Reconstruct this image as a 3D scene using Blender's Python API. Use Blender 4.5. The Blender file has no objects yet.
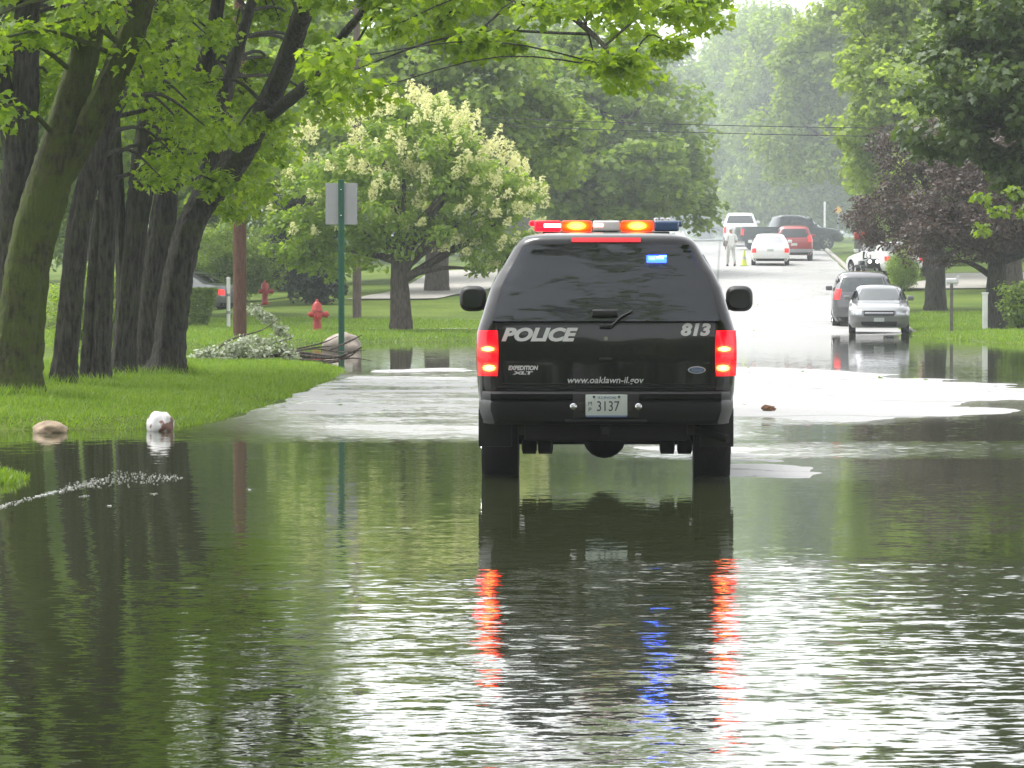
import bpy, bmesh, math, random
import numpy as np
from mathutils import Vector, Matrix

R = math.radians
scene = bpy.context.scene
COL = scene.collection
F = 3930.0          # focal length in pixels of a 1024 wide frame
CAMH = 1.5

# ---------------------------------------------------------------- materials
def new_mat(name):
    m = bpy.data.materials.new(name); m.use_nodes = True
    nt = m.node_tree
    for n in list(nt.nodes): nt.nodes.remove(n)
    out = nt.nodes.new('ShaderNodeOutputMaterial')
    return m, nt, out

def node(nt, t, **kw):
    n = nt.nodes.new(t)
    for k, v in kw.items():
        if k.startswith('i_'):
            key = k[2:]
            n.inputs[int(key) if key.isdigit() else key.replace('_', ' ')].default_value = v
        else: setattr(n, k, v)
    return n

def c4(c): return (c[0], c[1], c[2], 1.0)

def ramp(nt, fac, stops):
    r = node(nt, 'ShaderNodeValToRGB')
    el = r.color_ramp.elements
    while len(el) < len(stops): el.new(0.5)
    for e, (p, c) in zip(el, stops):
        e.position = p; e.color = c4(c)
    nt.links.new(fac, r.inputs[0])
    return r.outputs[0]

def mat_plain(name, col, rough=0.5, metal=0.0, var=0.15, scale=6.0, coat=0.0, bump=0.0, bscale=40.0, spec=0.5, stretch=(1,1,1)):
    m, nt, out = new_mat(name)
    p = node(nt, 'ShaderNodeBsdfPrincipled')
    p.inputs['Roughness'].default_value = rough
    p.inputs['Metallic'].default_value = metal
    p.inputs['Coat Weight'].default_value = coat
    p.inputs['Coat Roughness'].default_value = 0.04
    p.inputs['Specular IOR Level'].default_value = spec
    tc = node(nt, 'ShaderNodeTexCoord')
    mp = node(nt, 'ShaderNodeMapping'); mp.inputs['Scale'].default_value = stretch
    nt.links.new(tc.outputs['Object'], mp.inputs[0])
    nz = node(nt, 'ShaderNodeTexNoise'); nz.inputs['Scale'].default_value = scale; nz.inputs['Detail'].default_value = 6
    nt.links.new(mp.outputs[0], nz.inputs['Vector'])
    a = [max(0, x*(1-var)) for x in col]; b = [min(1, x*(1+var)) for x in col]
    nt.links.new(ramp(nt, nz.outputs[0], [(0.3, a), (0.7, b)]), p.inputs['Base Color'])
    if bump:
        n2 = node(nt, 'ShaderNodeTexNoise'); n2.inputs['Scale'].default_value = bscale; n2.inputs['Detail'].default_value = 5
        nt.links.new(mp.outputs[0], n2.inputs['Vector'])
        b_ = node(nt, 'ShaderNodeBump'); b_.inputs['Strength'].default_value = bump; b_.inputs['Distance'].default_value = 0.03
        nt.links.new(n2.outputs[0], b_.inputs['Height'])
        nt.links.new(b_.outputs[0], p.inputs['Normal'])
    nt.links.new(p.outputs[0], out.inputs[0])
    return m

def mat_leaf(name, cols, trans=0.4, tcol=None, rough=0.45):
    m, nt, out = new_mat(name)
    g = node(nt, 'ShaderNodeNewGeometry')
    stops = [(i/(len(cols)-1), c) for i, c in enumerate(cols)]
    c = ramp(nt, g.outputs['Random Per Island'], stops)
    p = node(nt, 'ShaderNodeBsdfPrincipled'); p.inputs['Roughness'].default_value = rough
    p.inputs['Specular IOR Level'].default_value = 0.35
    nt.links.new(c, p.inputs['Base Color'])
    t = node(nt, 'ShaderNodeBsdfTranslucent')
    mul = node(nt, 'ShaderNodeMix', data_type='RGBA', blend_type='MULTIPLY'); mul.inputs[0].default_value = 1.0
    nt.links.new(c, mul.inputs[6]); mul.inputs[7].default_value = c4(tcol or (2.0, 2.0, 0.8))
    nt.links.new(mul.outputs[2], t.inputs[0])
    mx = node(nt, 'ShaderNodeMixShader'); mx.inputs[0].default_value = trans
    nt.links.new(p.outputs[0], mx.inputs[1]); nt.links.new(t.outputs[0], mx.inputs[2])
    nt.links.new(mx.outputs[0], out.inputs[0])
    return m

def mat_emit(name, col, strength, base=None):
    m, nt, out = new_mat(name)
    p = node(nt, 'ShaderNodeBsdfPrincipled')
    p.inputs['Base Color'].default_value = c4(base or col); p.inputs['Roughness'].default_value = 0.15
    p.inputs['Emission Color'].default_value = c4(col); p.inputs['Emission Strength'].default_value = strength
    nt.links.new(p.outputs[0], out.inputs[0])
    return m

def mat_lamp(name, spots, base, edge, mid, hot, s0, s1, symmetric=True):
    """a lens lit from inside: emission falls off round each bulb (x, z, rx, rz)"""
    m, nt, out = new_mat(name)
    p = node(nt, 'ShaderNodeBsdfPrincipled'); p.inputs['Base Color'].default_value = c4(base); p.inputs['Roughness'].default_value = .12
    tc = node(nt, 'ShaderNodeTexCoord'); sp = node(nt, 'ShaderNodeSeparateXYZ'); nt.links.new(tc.outputs['Object'], sp.inputs[0])
    def mth(op, a, b=None):
        n = node(nt, 'ShaderNodeMath', operation=op)
        for k, v in enumerate((a, b)):
            if v is None: continue
            if isinstance(v, (int, float)): n.inputs[k].default_value = v
            else: nt.links.new(v, n.inputs[k])
        return n.outputs[0]
    xx = mth('ABSOLUTE', sp.outputs[0]) if symmetric else sp.outputs[0]
    tot = None
    for cx, cz, rx, rz in spots:
        dx = mth('DIVIDE', mth('SUBTRACT', xx, cx), rx); dz = mth('DIVIDE', mth('SUBTRACT', sp.outputs[2], cz), rz)
        d = mth('ADD', mth('MULTIPLY', dx, dx), mth('MULTIPLY', dz, dz))
        g = mth('DIVIDE', 1.0, mth('ADD', 1.0, mth('MULTIPLY', d, d)))
        tot = g if tot is None else mth('MAXIMUM', tot, g)
    rib = mth('MULTIPLY', mth('ADD', mth('SINE', mth('MULTIPLY', sp.outputs[2], 420.0)), 1.0), .5)
    fac = mth('MULTIPLY', tot, mth('ADD', .72, mth('MULTIPLY', rib, .28)))
    nt.links.new(ramp(nt, fac, [(0.0, edge), (0.35, mid), (0.8, hot)]), p.inputs['Emission Color'])
    mr = node(nt, 'ShaderNodeMapRange'); nt.links.new(fac, mr.inputs[0]); mr.inputs[3].default_value = s0; mr.inputs[4].default_value = s1
    nt.links.new(mr.outputs[0], p.inputs['Emission Strength'])
    nt.links.new(p.outputs[0], out.inputs[0]); return m

def mat_bark(name, dark, light, moss, mossamt):
    m, nt, out = new_mat(name)
    p = node(nt, 'ShaderNodeBsdfPrincipled'); p.inputs['Roughness'].default_value = 0.85
    p.inputs['Specular IOR Level'].default_value = 0.25
    tc = node(nt, 'ShaderNodeTexCoord')
    mp = node(nt, 'ShaderNodeMapping'); mp.inputs['Scale'].default_value = (24, 24, 4.5)
    nt.links.new(tc.outputs['Object'], mp.inputs[0])
    nz = node(nt, 'ShaderNodeTexNoise', i_Scale=1.0, i_Detail=8.0, i_Roughness=0.65)
    nt.links.new(mp.outputs[0], nz.inputs['Vector'])
    bark = ramp(nt, nz.outputs[0], [(0.35, dark), (0.62, light)])
    n2 = node(nt, 'ShaderNodeTexNoise', i_Scale=2.6, i_Detail=9.0, i_Roughness=0.8)
    nt.links.new(tc.outputs['Object'], n2.inputs['Vector'])
    mk = node(nt, 'ShaderNodeMapRange'); nt.links.new(n2.outputs[0], mk.inputs[0])
    mk.inputs[1].default_value = 0.62 - mossamt*0.3; mk.inputs[2].default_value = 0.78 - mossamt*0.3
    mk.inputs[4].default_value = 0.85
    mx = node(nt, 'ShaderNodeMix', data_type='RGBA')
    nt.links.new(mk.outputs[0], mx.inputs[0]); nt.links.new(bark, mx.inputs[6]); mx.inputs[7].default_value = c4(moss)
    nt.links.new(mx.outputs[2], p.inputs['Base Color'])
    b_ = node(nt, 'ShaderNodeBump', i_Strength=1.0, i_Distance=0.10)
    nt.links.new(nz.outputs[0], b_.inputs['Height']); nt.links.new(b_.outputs[0], p.inputs['Normal'])
    nt.links.new(p.outputs[0], out.inputs[0])
    return m

def mat_ground():
    m, nt, out = new_mat('grass_soil')
    p = node(nt, 'ShaderNodeBsdfPrincipled'); p.inputs['Roughness'].default_value = 0.9
    p.inputs['Specular IOR Level'].default_value = 0.1
    tc = node(nt, 'ShaderNodeTexCoord')
    n1 = node(nt, 'ShaderNodeTexNoise', i_Scale=0.35, i_Detail=5.0)
    n2 = node(nt, 'ShaderNodeTexNoise', i_Scale=9.0, i_Detail=8.0, i_Roughness=0.75)
    nt.links.new(tc.outputs['Object'], n1.inputs['Vector']); nt.links.new(tc.outputs['Object'], n2.inputs['Vector'])
    a = ramp(nt, n1.outputs[0], [(0.35, (0.075, 0.13, 0.020)), (0.65, (0.14, 0.20, 0.032))])
    b = ramp(nt, n2.outputs[0], [(0.3, (0.45, 0.45, 0.45)), (0.7, (1.25, 1.2, 1.1))])
    mx = node(nt, 'ShaderNodeMix', data_type='RGBA', blend_type='MULTIPLY'); mx.inputs[0].default_value = 1
    nt.links.new(a, mx.inputs[6]); nt.links.new(b, mx.inputs[7])
    nt.links.new(mx.outputs[2], p.inputs['Base Color'])
    bp = node(nt, 'ShaderNodeBump', i_Strength=0.8, i_Distance=0.06)
    nt.links.new(n2.outputs[0], bp.inputs['Height']); nt.links.new(bp.outputs[0], p.inputs['Normal'])
    nt.links.new(p.outputs[0], out.inputs[0])
    return m

def mat_road():
    m, nt, out = new_mat('wet_concrete')
    p = node(nt, 'ShaderNodeBsdfPrincipled')
    tc = node(nt, 'ShaderNodeTexCoord')
    n1 = node(nt, 'ShaderNodeTexNoise', i_Scale=0.5, i_Detail=6.0)
    n2 = node(nt, 'ShaderNodeTexNoise', i_Scale=22.0, i_Detail=6.0)
    nt.links.new(tc.outputs['Object'], n1.inputs['Vector']); nt.links.new(tc.outputs['Object'], n2.inputs['Vector'])
    a = ramp(nt, n1.outputs[0], [(0.3, (0.31, 0.308, 0.30)), (0.7, (0.39, 0.387, 0.378))])
    b = ramp(nt, n2.outputs[0], [(0.3, (0.8, 0.8, 0.8)), (0.7, (1.1, 1.1, 1.1))])
    mx = node(nt, 'ShaderNodeMix', data_type='RGBA', blend_type='MULTIPLY'); mx.inputs[0].default_value = 1
    nt.links.new(a, mx.inputs[6]); nt.links.new(b, mx.inputs[7])
    sp = node(nt, 'ShaderNodeSeparateXYZ'); nt.links.new(tc.outputs['Object'], sp.inputs[0])
    def mth(op, a, b):
        n = node(nt, 'ShaderNodeMath', operation=op)
        for k, v in enumerate((a, b)):
            if isinstance(v, (int, float)): n.inputs[k].default_value = v
            else: nt.links.new(v, n.inputs[k])
        return n.outputs[0]
    jy = mth('LESS_THAN', mth('FRACT', mth('MULTIPLY', sp.outputs[1], 1/5.5), 0.0), .035)
    along = mth('SUBTRACT', sp.outputs[0], mth('MULTIPLY', sp.outputs[1], .054))
    jx = mth('LESS_THAN', mth('ABSOLUTE', mth('SUBTRACT', along, -.27), 0.0), .05)
    vo = node(nt, 'ShaderNodeTexVoronoi', feature='DISTANCE_TO_EDGE', i_Scale=.16); nw = node(nt, 'ShaderNodeTexNoise', i_Scale=1.2, i_Detail=4.0)
    nt.links.new(tc.outputs['Object'], nw.inputs['Vector'])
    wv = node(nt, 'ShaderNodeVectorMath', operation='ADD'); nt.links.new(tc.outputs['Object'], wv.inputs[0]); nt.links.new(nw.outputs['Color'], wv.inputs[1])
    nt.links.new(wv.outputs[0], vo.inputs['Vector'])
    ck = mth('LESS_THAN', vo.outputs['Distance'], .005)
    jj = mth('MAXIMUM', mth('MAXIMUM', jy, jx), ck)
    mk = node(nt, 'ShaderNodeMix', data_type='RGBA'); nt.links.new(mth('MULTIPLY', jj, .6), mk.inputs[0])
    nt.links.new(mx.outputs[2], mk.inputs[6]); mk.inputs[7].default_value = (.07, .068, .062, 1)
    nt.links.new(mk.outputs[2], p.inputs['Base Color'])
    rr = node(nt, 'ShaderNodeMapRange'); nt.links.new(n1.outputs[0], rr.inputs[0])
    rr.inputs[1].default_value = .3; rr.inputs[2].default_value = .7; rr.inputs[3].default_value = .45; rr.inputs[4].default_value = .65
    nt.links.new(rr.outputs[0], p.inputs['Roughness'])
    nt.links.new(p.outputs[0], out.inputs[0])
    return m

def mat_water():
    m, nt, out = new_mat('flood_water')
    p = node(nt, 'ShaderNodeBsdfPrincipled')
    sa = node(nt, 'ShaderNodeAttribute', attribute_name='shallow')
    bc = node(nt, 'ShaderNodeMix', data_type='RGBA'); bc.inputs[6].default_value = (0.030, 0.037, 0.016, 1); bc.inputs[7].default_value = (0.27, 0.265, 0.235, 1)
    nt.links.new(sa.outputs['Fac'], bc.inputs[0]); nt.links.new(bc.outputs[2], p.inputs['Base Color'])
    p.inputs['Roughness'].default_value = 0.03
    p.inputs['IOR'].default_value = 1.33
    tc = node(nt, 'ShaderNodeTexCoord')
    at = node(nt, 'ShaderNodeAttribute', attribute_name='ripple')
    def slopes(scale, stretch, detail, off):
        mp = node(nt, 'ShaderNodeMapping'); mp.inputs['Scale'].default_value = stretch; mp.inputs['Location'].default_value = off
        nt.links.new(tc.outputs['Object'], mp.inputs[0])
        nz = node(nt, 'ShaderNodeTexNoise', i_Scale=scale, i_Detail=detail, i_Roughness=0.6)
        nt.links.new(mp.outputs[0], nz.inputs['Vector'])
        s = node(nt, 'ShaderNodeVectorMath', operation='SUBTRACT'); s.inputs[1].default_value = (0.5, 0.5, 0.5)
        nt.links.new(nz.outputs['Color'], s.inputs[0])
        return s.outputs[0]
    ro = node(nt, 'ShaderNodeMapRange'); nt.links.new(at.outputs['Fac'], ro.inputs[0])
    ro.inputs[1].default_value = 0.008; ro.inputs[2].default_value = 0.09; ro.inputs[3].default_value = 0.02; ro.inputs[4].default_value = 0.17
    nt.links.new(ro.outputs[0], p.inputs['Roughness'])
    s1 = slopes(1.0, (9.0, 17.0, 1), 3.0, (3.1, 7.7, 0))
    s2 = slopes(1.0, (2.5, 6.0, 1), 2.0, (13.1, 2.7, 0))
    sc1 = node(nt, 'ShaderNodeVectorMath', operation='SCALE'); sc1.inputs['Scale'].default_value = 1.0
    nt.links.new(s1, sc1.inputs[0])
    sc2 = node(nt, 'ShaderNodeVectorMath', operation='SCALE'); sc2.inputs['Scale'].default_value = 0.55
    nt.links.new(s2, sc2.inputs[0])
    ad = node(nt, 'ShaderNodeVectorMath', operation='ADD')
    nt.links.new(sc1.outputs[0], ad.inputs[0]); nt.links.new(sc2.outputs[0], ad.inputs[1])
    am = node(nt, 'ShaderNodeVectorMath', operation='SCALE')
    nt.links.new(ad.outputs[0], am.inputs[0]); nt.links.new(at.outputs['Fac'], am.inputs['Scale'])
    fl = node(nt, 'ShaderNodeVectorMath', operation='MULTIPLY'); fl.inputs[1].default_value = (7, 7, 0)
    nt.links.new(am.outputs[0], fl.inputs[0])
    up = node(nt, 'ShaderNodeVectorMath', operation='ADD'); up.inputs[1].default_value = (0, 0, 1)
    nt.links.new(fl.outputs[0], up.inputs[0])
    nn = node(nt, 'ShaderNodeVectorMath', operation='NORMALIZE')
    nt.links.new(up.outputs[0], nn.inputs[0])
    nt.links.new(nn.outputs[0], p.inputs['Normal'])
    nt.links.new(p.outputs[0], out.inputs[0])
    return m

def mat_rearglass():
    m, nt, out = new_mat('tinted_rear_glass')
    tc = node(nt, 'ShaderNodeTexCoord')
    mp = node(nt, 'ShaderNodeMapping'); mp.inputs['Scale'].default_value = (3.2, 1, 20)
    nt.links.new(tc.outputs['Object'], mp.inputs[0])
    nz = node(nt, 'ShaderNodeTexNoise', i_Scale=1.0, i_Detail=4.0, i_Roughness=0.6)
    nt.links.new(mp.outputs[0], nz.inputs['Vector'])
    sb = node(nt, 'ShaderNodeVectorMath', operation='SUBTRACT'); sb.inputs[1].default_value = (.5, .5, .5)
    nt.links.new(nz.outputs['Color'], sb.inputs[0])
    ml = node(nt, 'ShaderNodeVectorMath', operation='MULTIPLY'); ml.inputs[1].default_value = (.22, 0, .62)
    nt.links.new(sb.outputs[0], ml.inputs[0])
    ge = node(nt, 'ShaderNodeNewGeometry')
    bp = node(nt, 'ShaderNodeVectorMath', operation='ADD'); nt.links.new(ge.outputs['Normal'], bp.inputs[0]); nt.links.new(ml.outputs[0], bp.inputs[1])
    bp = (lambda q: (nt.links.new(bp.outputs[0], q.inputs[0]), q)[1])(node(nt, 'ShaderNodeVectorMath', operation='NORMALIZE'))
    gl = node(nt, 'ShaderNodeBsdfGlossy'); gl.inputs['Roughness'].default_value = 0.03
    gl.inputs['Color'].default_value = (0.92, 0.96, 1, 1)
    nt.links.new(bp.outputs[0], gl.inputs['Normal'])
    tr = node(nt, 'ShaderNodeBsdfTransparent'); tr.inputs['Color'].default_value = (0.22, 0.24, 0.26, 1)
    fr = node(nt, 'ShaderNodeFresnel', i_IOR=1.65)
    mx = node(nt, 'ShaderNodeMixShader')
    nt.links.new(fr.outputs[0], mx.inputs[0]); nt.links.new(tr.outputs[0], mx.inputs[1]); nt.links.new(gl.outputs[0], mx.inputs[2])
    nt.links.new(mx.outputs[0], out.inputs[0])
    return m

M = {}
M['ground'] = mat_ground()
M['road'] = mat_road()
M['water'] = mat_water()
M['concrete'] = mat_plain('pale_concrete', (0.33, 0.31, 0.28), 0.6, var=0.12, scale=3, bump=0.2)
M['bark_moss'] = mat_bark('mossy_bark', (0.012, 0.011, 0.007), (0.085, 0.08, 0.045), (0.085, 0.115, 0.02), 0.8)
M['bark_dark'] = mat_bark('dark_wet_bark', (0.007, 0.0065, 0.006), (0.072, 0.067, 0.055), (0.060, 0.076, 0.020), 0.38)
M['bark_grey'] = mat_bark('grey_bark', (0.035, 0.028, 0.022), (0.13, 0.105, 0.085), (0.06, 0.07, 0.03), 0.15)
M['leaf_maple'] = mat_leaf('maple_leaf', [(0.087, 0.150, 0.011), (0.148, 0.239, 0.017), (0.217, 0.302, 0.021), (0.122, 0.198, 0.015)], 0.5)
M['leaf_mid'] = mat_leaf('mid_green_leaf', [(0.092, 0.161, 0.030), (0.156, 0.235, 0.043), (0.218, 0.293, 0.060), (0.115, 0.187, 0.041)], 0.48)
M['leaf_yellow'] = mat_leaf('yellow_green_leaf', [(0.115, 0.179, 0.033), (0.177, 0.254, 0.043), (0.237, 0.307, 0.060), (0.138, 0.209, 0.036)], 0.5)
M['leaf_dark'] = mat_leaf('dark_green_leaf', [(0.039, 0.071, 0.023), (0.069, 0.113, 0.035), (0.105, 0.149, 0.051), (0.048, 0.085, 0.025)], 0.3)
M['leaf_lilac'] = mat_leaf('lilac_leaf', [(0.134, 0.218, 0.031), (0.190, 0.282, 0.041), (0.235, 0.322, 0.054), (0.146, 0.230, 0.031)], 0.5)
M['leaf_purple'] = mat_leaf('purple_leaf', [(0.030, 0.020, 0.016), (0.056, 0.035, 0.026), (0.078, 0.049, 0.032), (0.041, 0.038, 0.022)], 0.25, tcol=(1.5, 1.0, 0.9))
M['leaf_bright'] = mat_leaf('bright_shrub_leaf', [(0.090, 0.150, 0.016), (0.135, 0.203, 0.024), (0.150, 0.225, 0.024)], 0.4)
M['leaf_conifer'] = mat_leaf('conifer_needles', [(0.012, 0.025, 0.014), (0.025, 0.042, 0.024), (0.036, 0.058, 0.032)], 0.1)
M['leaf_hedge'] = mat_leaf('hedge_leaf', [(0.07, 0.12, 0.012), (0.12, 0.19, 0.016), (0.18, 0.25, 0.02)], 0.25)
M['leaf_fallen'] = mat_leaf('fallen_leaf', [(0.14, 0.18, 0.07), (0.30, 0.33, 0.24), (0.42, 0.44, 0.36), (0.16, 0.20, 0.09)], 0.2, tcol=(1.2, 1.3, 0.9))
M['bloom'] = mat_leaf('cream_bloom', [(0.66, 0.66, 0.32), (0.76, 0.74, 0.44), (0.70, 0.71, 0.38)], 0.4, tcol=(1.25, 1.25, 1.1))
M['grass'] = mat_leaf('grass_blade', [(0.094, 0.176, 0.016), (0.143, 0.237, 0.024), (0.182, 0.264, 0.035), (0.110, 0.198, 0.018)], 0.35)
M['black_paint'] = mat_plain('black_gloss_paint', (0.0022, 0.0022, 0.0025), 0.25, var=0.1, coat=0.55, spec=0.3)
M['black_plastic'] = mat_plain('black_plastic', (0.006, 0.006, 0.006), 0.5, var=0.2, bump=0.1, bscale=90)
M['bumper_plastic'] = mat_plain('dark_bumper', (0.0055, 0.0055, 0.006), 0.45, var=0.2, bump=0.05, bscale=60, spec=0.3)
M['rubber'] = mat_plain('tyre_rubber', (0.0045, 0.0045, 0.0045), 0.7, var=0.3, bump=0.3, bscale=60)
M['under'] = mat_plain('underbody_metal', (0.008, 0.0076, 0.007), 0.7, metal=0.3, var=0.4, scale=15)
M['rust'] = mat_plain('rusty_frame', (0.022, 0.019, 0.014), 0.8, var=0.4, scale=9)
M['chrome'] = mat_plain('chrome', (0.6, 0.6, 0.62), 0.2, metal=1.0, var=0.05)
M['silver_letter'] = mat_plain('silver_lettering', (0.52, 0.52, 0.51), 0.45, metal=0.0, var=0.05)
M['white_letter'] = mat_plain('white_lettering', (0.5, 0.5, 0.49), 0.5, var=0.03)
M['plate'] = mat_plain('plate_white', (0.46, 0.50, 0.47), 0.45, var=0.05)
M['plate_ink'] = mat_plain('plate_ink', (0.03, 0.035, 0.05), 0.5, var=0.05)
M['plate_blue'] = mat_plain('plate_blue', (0.12, 0.17, 0.3), 0.5, var=0.05)
M['rear_glass'] = mat_rearglass()
M['glass'] = mat_plain('car_glass', (0.010, 0.012, 0.014), 0.05, var=0.1, spec=0.8)
M['windshield'] = mat_plain('windshield_glass', (0.035, 0.045, 0.045), 0.04, var=0.3, spec=1.0)
M['tail_red'] = mat_emit('tail_light_red', (1.0, 0.006, 0.012), 0.75, base=(0.12, 0.003, 0.004))
M['tail_hot'] = mat_emit('tail_bulb_glow', (1.0, 0.13, 0.02), 2.6)
M['tail_amber'] = mat_emit('turn_bulb_glow', (1.0, 0.40, 0.08), 3.6)
M['lens_dull'] = mat_emit('brake_lens_dim', (0.9, 0.01, 0.02), 0.22, base=(0.2, 0.006, 0.01))
M['bar_red'] = mat_emit('bar_red', (1.0, 0.01, 0.03), 0.7, base=(0.15, 0.005, 0.006))
M['bar_pink'] = mat_emit('bar_red_hot', (1.0, 0.5, 0.42), 1.8)
M['bar_amber'] = mat_emit('bar_amber', (1.0, 0.05, 0.0), 1.3, base=(.2,.05,.01))
M['bar_amber_hot'] = mat_emit('bar_amber_hot', (1.0, 0.42, 0.03), 2.2)
M['tail_lens'] = mat_lamp('tail_lens', [(.905, 1.0753, .050, .020), (.895, 0.9302, .050, .026)], (0.12, 0.003, 0.004), (0.9, 0.0, 0.008), (1.0, 0.035, 0.008), (1.0, 0.40, 0.08), .85, 4.2)
M['bar_lens'] = mat_lamp('bar_amber_lens', [(-.238, 2.04, .075, .032), (.25, 2.04, .075, .032)], (.2, .03, .005), (.9, .012, 0), (1.0, .10, 0), (1, .52, .06), .6, 2.6, False)
M['lens_rib'] = mat_emit('lens_rib', (1.0, 0.01, 0.01), .25, base=(.2, .005, .005))
M['bar_white'] = mat_plain('bar_clear', (0.7, 0.66, 0.66), 0.2, var=0.1)
M['bar_blue'] = mat_plain('bar_blue_unlit', (0.05, 0.09, 0.2), 0.12, var=0.1, coat=1)
M['blue_light'] = mat_emit('blue_strobe', (0.012, 0.045, 1.0), 18.0)
M['blue_core'] = mat_emit('blue_strobe_core', (0.10, 0.42, 1.0), 11.0)
M['white_paint'] = mat_plain('white_car_paint', (0.85, 0.85, 0.84), 0.25, var=0.03, coat=0.8)
M['silver_paint'] = mat_plain('silver_car_paint', (0.17, 0.175, 0.175), 0.3, metal=0.35, var=0.05, coat=0.8)
M['grey_paint'] = mat_plain('grey_car_paint', (0.10, 0.10, 0.105), 0.28, metal=0.2, var=0.05, coat=0.8)
M['red_paint'] = mat_plain('red_car_paint', (0.30, 0.014, 0.016), 0.28, var=0.05, coat=0.8)
M['blue_paint'] = mat_plain('dark_blue_paint', (0.018, 0.025, 0.034), 0.25, var=0.05, coat=0.9)
M['lamp_white'] = mat_emit('headlight_lit', (1, 0.97, 0.9), 2.2)
M['lamp_clear'] = mat_plain('headlight_clear', (0.5, 0.52, 0.54), 0.1, metal=0.5, var=0.1)
M['lamp_red'] = mat_emit('car_tail_red', (0.9, 0.02, 0.02), 0.35, base=(0.55, 0.02, 0.02))
M['hydrant'] = mat_plain('hydrant_red', (0.34, 0.024, 0.018), 0.4, var=0.15, scale=8)
M['pole_wood'] = mat_bark('pole_wood', (0.075, 0.035, 0.022), (0.15, 0.07, 0.045), (0.09, 0.05, 0.03), 0.1)
M['pole_grey'] = mat_bark('grey_pole_wood', (0.10, 0.075, 0.06), (0.19, 0.15, 0.125), (0.1, 0.08, 0.06), 0.1)
M['green_metal'] = mat_plain('green_post', (0.012, 0.10, 0.06), 0.4, var=0.12, scale=10)
M['sign_back'] = mat_plain('sign_back_aluminium', (0.33, 0.33, 0.35), 0.45, metal=0.5, var=0.06, scale=3)
M['rock_white'] = None
M['rock_tan'] = mat_plain('tan_rock', (0.30, 0.225, 0.15), 0.8, var=0.3, scale=9, bump=0.6, bscale=20)
M['rock_pink'] = mat_plain('pale_boulder', (0.27, 0.225, 0.185), 0.85, var=0.25, scale=5, bump=0.5, bscale=14)
M['white_wood'] = mat_plain('white_painted_wood', (0.78, 0.78, 0.76), 0.5, var=0.08, scale=4)
M['grey_wood'] = mat_plain('weathered_wood', (0.09, 0.085, 0.075), 0.8, var=0.25, scale=6)
M['mail_grey'] = mat_plain('pale_metal', (0.55, 0.55, 0.56), 0.4, var=0.1)
M['yellow_sign'] = mat_plain('yellow_sign', (0.75, 0.42, 0.02), 0.4, var=0.05)
M['foam'] = mat_plain('foam', (0.5, 0.51, 0.48), 0.6, var=0.1, scale=30)
M['skin'] = mat_plain('skin', (0.42, 0.26, 0.19), 0.55, var=0.06)
M['cloth_white'] = mat_plain('white_cloth', (0.85, 0.85, 0.84), 0.8, var=0.06, scale=5, bump=0.2, bscale=25)
M['cloth_pale'] = mat_plain('pale_trousers', (0.60, 0.60, 0.57), 0.8, var=0.08)
M['hivis'] = mat_plain('hi_vis_yellow', (0.62, 0.72, 0.10), 0.6, var=0.08)
M['shoe'] = mat_plain('dark_shoe', (0.05, 0.05, 0.05), 0.6)
M['wire'] = mat_plain('black_cable', (0.02, 0.02, 0.02), 0.6)
M['brown_leaf'] = mat_plain('brown_debris', (0.16, 0.075, 0.035), 0.8, var=0.4, scale=14)

def mat_whiterock():
    m, nt, out = new_mat('white_painted_rock')
    p = node(nt, 'ShaderNodeBsdfPrincipled'); p.inputs['Roughness'].default_value = 0.6
    tc = node(nt, 'ShaderNodeTexCoord')
    nz = node(nt, 'ShaderNodeTexNoise', i_Scale=7.0, i_Detail=3.0)
    nt.links.new(tc.outputs['Object'], nz.inputs['Vector'])
    nt.links.new(ramp(nt, nz.outputs[0], [(0.52, (0.60, 0.59, 0.58)), (0.57, (0.16, 0.07, 0.05))]), p.inputs['Base Color'])
    nt.links.new(p.outputs[0], out.inputs[0]); return m
M['rock_white'] = mat_whiterock()

# ---------------------------------------------------------------- object helpers
def link(name, me, mat, parent=None, loc=None):
    o = bpy.data.objects.new(name, me); COL.objects.link(o)
    if mat is not None and len(me.materials) == 0: me.materials.append(mat)
    if parent is not None: o.parent = parent
    if loc is not None: o.location = loc
    return o

def tag(o, label=None, cat=None, group=None, kind=None):
    if label: o['label'] = label
    if cat: o['category'] = cat
    if group: o['group'] = group
    if kind: o['kind'] = kind
    return o

def empty(name, loc, rz=0.0):
    o = bpy.data.objects.new(name, None); COL.objects.link(o)
    o.location = loc; o.rotation_euler = (0, 0, rz); o.empty_display_size = 0.2
    return o

def thing(name, label, cat, loc, rz=0.0, group=None):
    return tag(empty(name, loc, rz), label, cat, group)

def dup(root, loc, rz=0.0, scale=None, label=None):
    r = root.copy(); COL.objects.link(r); r.location = loc; r.rotation_euler = (0, 0, rz)
    if scale: r.scale = scale
    if label: r['label'] = label
    def rec(src, dst):
        for ch in list(src.children):
            c = ch.copy(); COL.objects.link(c); c.parent = dst
            rec(ch, c)
    rec(root, r)
    return r

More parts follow.
